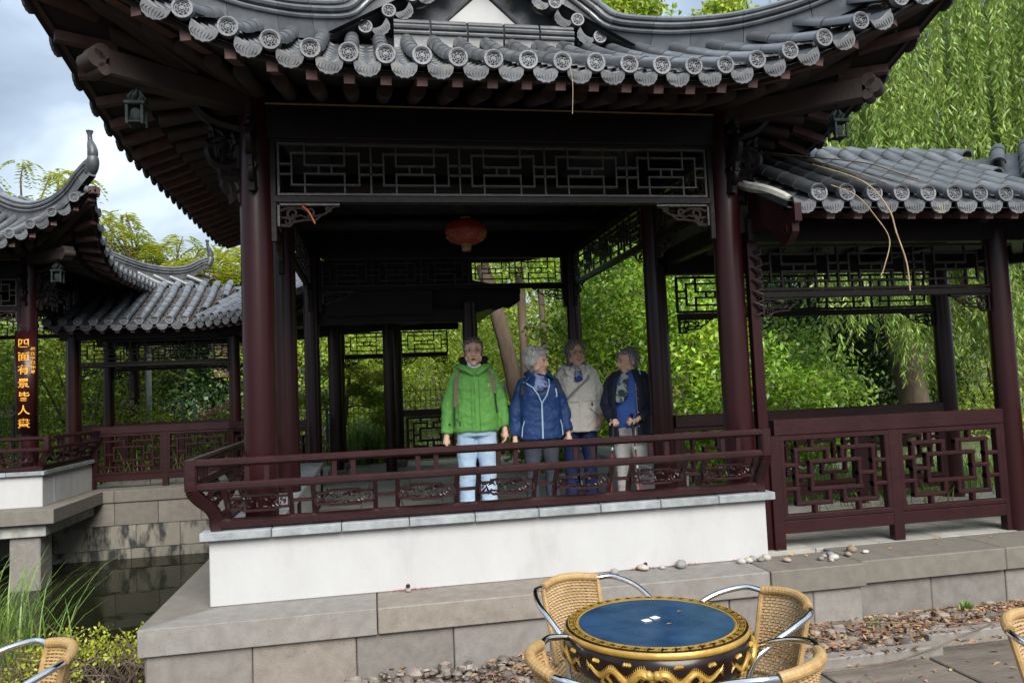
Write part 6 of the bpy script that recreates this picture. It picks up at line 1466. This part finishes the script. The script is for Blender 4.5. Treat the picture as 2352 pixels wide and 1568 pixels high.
# forked brown tree behind the white haired person
FK = empty('forked_tree', (2.68, 13.0, .2)); tag(FK, 'brown forked tree trunk behind the white haired person', 'tree')
mb = MB(); limb(mb, [(-.1, 0, -.1), (-.15, 0, .9), (-.28, 0, 1.6), (-.45, 0, 2.5), (-.75, 0, 3.6)], .18, .12, 12); mb.build('trunk', 'bark', FK, smooth=True)
mb = MB(); limb(mb, [(-.17, 0, 1.0), (.10, 0, 1.5), (.30, 0, 2.0), (.30, .1, 3.2)], .10, .05, 9); limb(mb, [(.0, .3, 1.0), (.0, .3, 2.2), (.0, .4, 3.6)], .10, .07, 9); mb.build('limbs', 'bark', FK, smooth=True)
r = np.random.default_rng(5); P, O = clumps((-.1, 0, 4.4), (1.6, .9, 1.0), 170, 24, .22, r); tag(leaves('crown', P, .11, .035, 'lf_light', FK, 5, .2, O), kind='stuff')
# cloud pruned tree
CP = empty('cloud_pruned_tree', (-.58, 13.6, .2)); tag(CP, 'cloud pruned small tree with flat leaf pads left of the rear post', 'tree')
mb = MB(); limb(mb, [(0, 0, -.1), (.02, 0, .6), (.10, 0, 1.2), (.16, 0, 1.75)], .045, .03, 8); limb(mb, [(.06, .1, -.1), (-.05, .1, .7), (-.1, .1, 1.5)], .035, .02, 7)
for a, b in (((.1, 0, 1.2), (.6, 0, 1.15)), ((.12, 0, 1.4), (.55, 0, 1.35)), ((.05, 0, 1.0), (-.4, 0, 1.2))): limb(mb, [a, ((a[0]+b[0])/2, 0, (a[2]+b[2])/2+.05), b], .018, .01, 6)
mb.build('trunk', 'bark', CP, smooth=True)
for k, (x, z, rx) in enumerate(((.10, 1.85, .42), (.65, 1.70, .40), (.60, 1.32, .30), (-.45, 1.35, .35), (.75, 1.02, .28), (.3, 1.5, .25))):
    r = np.random.default_rng(k); P, O = clumps((x, 0, z), (rx, rx*.8, .13), 60, 26, .055, r, .5, .3); tag(leaves('leaf_pad', P, .045, .012, 'lf_yellow' if k < 2 else 'lf_light', CP, k, 0, O), kind='stuff')
# sumac branches against the sky
def sumac(name, label, loc, tips, seed):
    B = empty(name, loc); tag(B, label, 'tree'); rr = random.Random(seed); mb = MB(); C = []; D = []
    for tx, ty, tz in tips:
        e = Vector((tx, ty, tz)); limb(mb, [(rr.uniform(-.2, .2), 0, -.5), e*.5+Vector((rr.uniform(-.2, .2), 0, 0)), e], .05, .012, 6)
        for j in range(9):
            a = rr.uniform(0, 2*PI); b = e+Vector((math.cos(a), math.sin(a)*.8, rr.uniform(-.3, .5)))*.10; d = Vector((math.cos(a), math.sin(a), rr.uniform(-.25, .25))).normalized()
            for i in range(1, 9):
                p = b+d*(.055*i)-Vector((0, 0, .006*i*i)); s_ = d.cross(ZE).normalized()
                for q in (-1, 1): C.append(p); D.append(s_*q*.9+d*.5-Vector((0, 0, .25)))
    mb.build('branches', 'bark', B, smooth=True)
    C, D = np.array([tuple(c) for c in C]), unit(np.array([tuple(c) for c in D])); r = np.random.default_rng(seed); s = unit(np.cross(D, np.array([0, .3, 1.0])+r.normal(size=D.shape)*.25)); l = .135; w = .022
    V = np.stack([C, C+D*l*.45+s*w, C+D*l, C+D*l*.45-s*w], 1).reshape(-1, 3); tag(quads('leaflets', V, 'lf_yellow', B), kind='stuff'); return B
rr = random.Random(4)
sumac('sumac_tree', 'feathery sumac branches against the sky left of the roof horn', (-8.0, 20, 5.6), [(rr.uniform(-1.2, 1.1), rr.uniform(-.5, .5), 1.55-abs(k)*.0+rr.uniform(-.9, .45)) for k in range(26)], 1)
sumac('sumac_tree', 'feathery sumac branches against the sky between the two pavilions', (-4.6, 18, 3.2), [(x, rr.uniform(-.5, .5), z) for x, z in [(rr.uniform(-1.7, 1.6), 0) for _ in range(46)] for z in [rr.uniform(1.2, 2.1)+(.9 if x < -.6 else 0)*rr.random()]], 2)
sumac('sumac_tree', 'yellow green sumac crown above the left gallery roof', (-3.0, 16.5, 2.6), [(rr.uniform(-.9, .8), rr.uniform(-.5, .5), rr.uniform(.9, 2.0)) for k in range(40)], 3)
# ---- grasses
def grass(name, label, loc, n, H, spread, m='grass', seed=1, w=.006, bend=.5, cat_='grass', seeds=0, parent=None):
    r = np.random.default_rng(seed); V = []
    G = empty(name, loc); tag(G, label, cat_)
    for k in range(n):
        a = r.uniform(0, 2*PI); b0 = np.array([r.normal(0, spread), r.normal(0, spread*.7), 0]); h = H*r.uniform(.55, 1.1); bd = bend*h*r.uniform(.2, 1.2); d = np.array([math.cos(a), math.sin(a), 0]); s = np.array([-math.sin(a), math.cos(a), 0])*w
        prev = None
        for i in range(6):
            t_ = i/5; p = b0+d*bd*t_*t_+np.array([0, 0, h*(t_-.35*bend*t_**3*1.2)]); ww = s*(1-t_**2*.95)
            if prev is not None: V += [prev[0], prev[1], p+ww, p-ww]
            prev = (p-ww, p+ww)
    f = quads('blades', V, m, G); tag(f, kind='stuff')
    if seeds:
        mb = MB(); SV = []
        for k in range(seeds):
            a = r.uniform(0, 2*PI); q = [Vector((0, 0, 0)), Vector((math.cos(a)*.06, math.sin(a)*.06, H*.8)), Vector((math.cos(a)*.16, math.sin(a)*.16, H*1.35))]; mb.tube(catmull(q, 4), .0022, 4, False)
            for j in range(40): t_ = r.uniform(.78, 1.02); c = q[1].lerp(q[2], (t_-.6)/.4); SV += [np.array(c)+r.normal(size=3)*.012+o for o in (np.array([0, 0, 0]), np.array([.004, 0, .012]), np.array([0, .003, .022]), np.array([-.004, 0, .012]))]
        mb.build('stalks', 'twig', G); tag(quads('seed_heads', SV, 'seed', G), kind='stuff')
    return G
grass('reed_clump', 'tall reed clump left of the rear post behind the pavilion', (-.10, 13.9, .26), 900, 1.15, .22, seed=2, w=.009)
grass('reed_clump', 'bright green grass tuft at the bottom left of the pond edge', (-2.55, 5.25, -.25), 700, 1.05, .22, seed=3, w=.006, seeds=9)
grass('reed_clump', 'low grass growing behind the left gallery rail', (-3.2, 14.2, .1), 900, .9, .8, seed=4, w=.008)
grass('reed_clump', 'pale grasses behind the bend of the left gallery', (-4.6, 14.0, .1), 500, 1.0, .6, seed=5, w=.008)
grass('lawn_grass', 'short bright grass behind the right gallery rail', (5.2, 7.6, .26), 2600, .42, .9, seed=6, w=.006); grass('lawn_grass', 'grass behind the far end of the right gallery', (7.4, 7.9, .26), 1800, .45, .9, seed=7, w=.006)
grass('lawn_grass', 'low grass at the edge of the rear floor', (-.2, 13.8, .26), 900, .18, .6, seed=8, w=.006); grass('weed_tuft', 'small green weed at the step in the stone plinth', (3.02, 4.36, .02), 60, .06, .03, seed=9, w=.004, cat_='weed'); grass('weed_tuft', 'small weed growing in the gravel at the right', (3.75, 4.42, .04), 50, .08, .02, seed=10, w=.006, cat_='weed')
# shrub by the pond corner, bottom left
PB = empty('creeping_shrub', (-1.72, 4.95, -.05)); tag(PB, 'yellow green creeping shrub with bare twigs beside the plinth corner', 'shrub')
r = np.random.default_rng(8); P1, O1 = clumps((0, 0, .0), (.52, .55, .30), 150, 15, .035, r, .5, .6, hemi=True); P2, O2 = clumps((-.8, .1, -.05), (.55, .5, .18), 80, 14, .04, r, .5, .6, hemi=True)
tag(leaves('foliage', np.vstack([P1, P2]), .024, .008, 'lf_yellow', PB, 8, 0, np.vstack([O1, O2])), kind='stuff')
mb = MB(); rr = random.Random(3)
for k in range(190): a = rr.uniform(0, PI); x = rr.uniform(-1.1, .4); mb.tube(catmull([(x, 0, -.1), (x+math.cos(a)*.2, rr.uniform(-.3, .3), .16), (x+math.cos(a)*.42, rr.uniform(-.4, .4), rr.uniform(.0, .34))], 3), .0028, 4, False)
tag(mb.build('twigs', 'bark', PB, fix=False), kind='stuff')
# pink hydrangea and cream flowers
for i, (x, y, z, lab) in enumerate(((-2.55, 14.2, 1.52, 'pink flower head highest behind the left gallery'), (-2.75, 14.2, 1.45, 'pink flower head left of the highest one'), (-2.35, 14.2, 1.48, 'pink flower head right of the highest one'), (-2.95, 14.15, 1.38, 'lowest pink flower head behind the left gallery'), (-1.75, 14.2, 1.40, 'pink flower head beside the red column'))):
    r = np.random.default_rng(i); P = np.array([x, y, z])+unit(r.normal(size=(90, 3)))*np.array([.10, .08, .06]); tag(leaves('pink_flower', P, .035, .014, 'pink', None, i), lab, 'flower', 'pink flowers', 'stuff')
bush('flowering_shrub', 'leafy shrub carrying the pink flowers', 'shrub', (-2.6, 14.4, .2), (.75, .4, .75), 'lf_light', 130, 24, .07, .02, .12, 41)
for i, (x, z, lab) in enumerate(((-5.3, 1.62, 'cream flower head left of the gallery front post'), (-4.7, 1.70, 'cream flower head between the two left gallery posts'), (-4.35, 1.64, 'cream flower head beside the rear gallery post'), (-6.3, 1.55, 'cream flower head behind the inscribed board'), (-4.1, 1.5, 'lowest cream flower head in the gallery opening'))):
    r = np.random.default_rng(i+9); P = np.array([x, 14.6, z])+unit(r.normal(size=(80, 3)))*np.array([.12, .08, .06]); tag(leaves('cream_flower', P, .032, .012, 'cream', None, i), lab, 'flower', 'cream flowers', 'stuff')
# wire mesh fences and lamp pole
def fence(p0, p1, z0, z1, label, step=.10):
    F = empty('mesh_fence', (p0[0], p0[1], z0)); tag(F, label, 'fence', 'green wire mesh fences'); d = Vector((p1[0]-p0[0], p1[1]-p0[1], 0)); L = d.length; d.normalize(); n = max(1, round(L/2.4))
    for k in range(n+1): MB().bar(d*(L*k/n), d*(L*k/n)+ZE*(z1-z0+.03), .05, .05, up=Vector((0, 1, 0))).build('fence_post', 'fence', F)
    for k in range(n):
        mb = MB(); a, b = L*k/n, L*(k+1)/n
        for i in range(int((b-a)/step)): mb.bar(d*(a+i*step), d*(a+i*step)+ZE*(z1-z0), .010, .010, up=Vector((0, 1, 0)))
        for z in np.arange(.05, z1-z0, .2): mb.bar(d*a+ZE*z, d*b+ZE*z, .012, .014)
        tag(mb.build('wire_panel', 'fence', F, fix=False), kind='stuff')
fence((-9.5, 15.4), (-3.6, 15.4), .2, 1.66, 'green wire mesh fence behind the left gallery'); fence((-3.5, 15.9), (-.9, 15.9), .2, 1.62, 'dark green wire fence right of the lamp pole'); fence((-.9, 15.0), (2.6, 15.0), .2, 1.72, 'green wire mesh fence behind the rear gallery rail')
LP_ = empty('lamp_pole', (-4.1, 15.0, 0)); tag(LP_, 'plain grey metal pole standing behind the left gallery', 'pole'); MB().tube([(0, 0, 0), (0, 0, 1.5), (0, 0, 2.7)], [.065, .060, .055], 12).build('pole_shaft', 'pole', LP_, smooth=True); MB().lathe([(.12, .0), (.12, .02), (.08, .05)], (0, 0, .2), 12).build('pole_collar', 'pole', LP_)
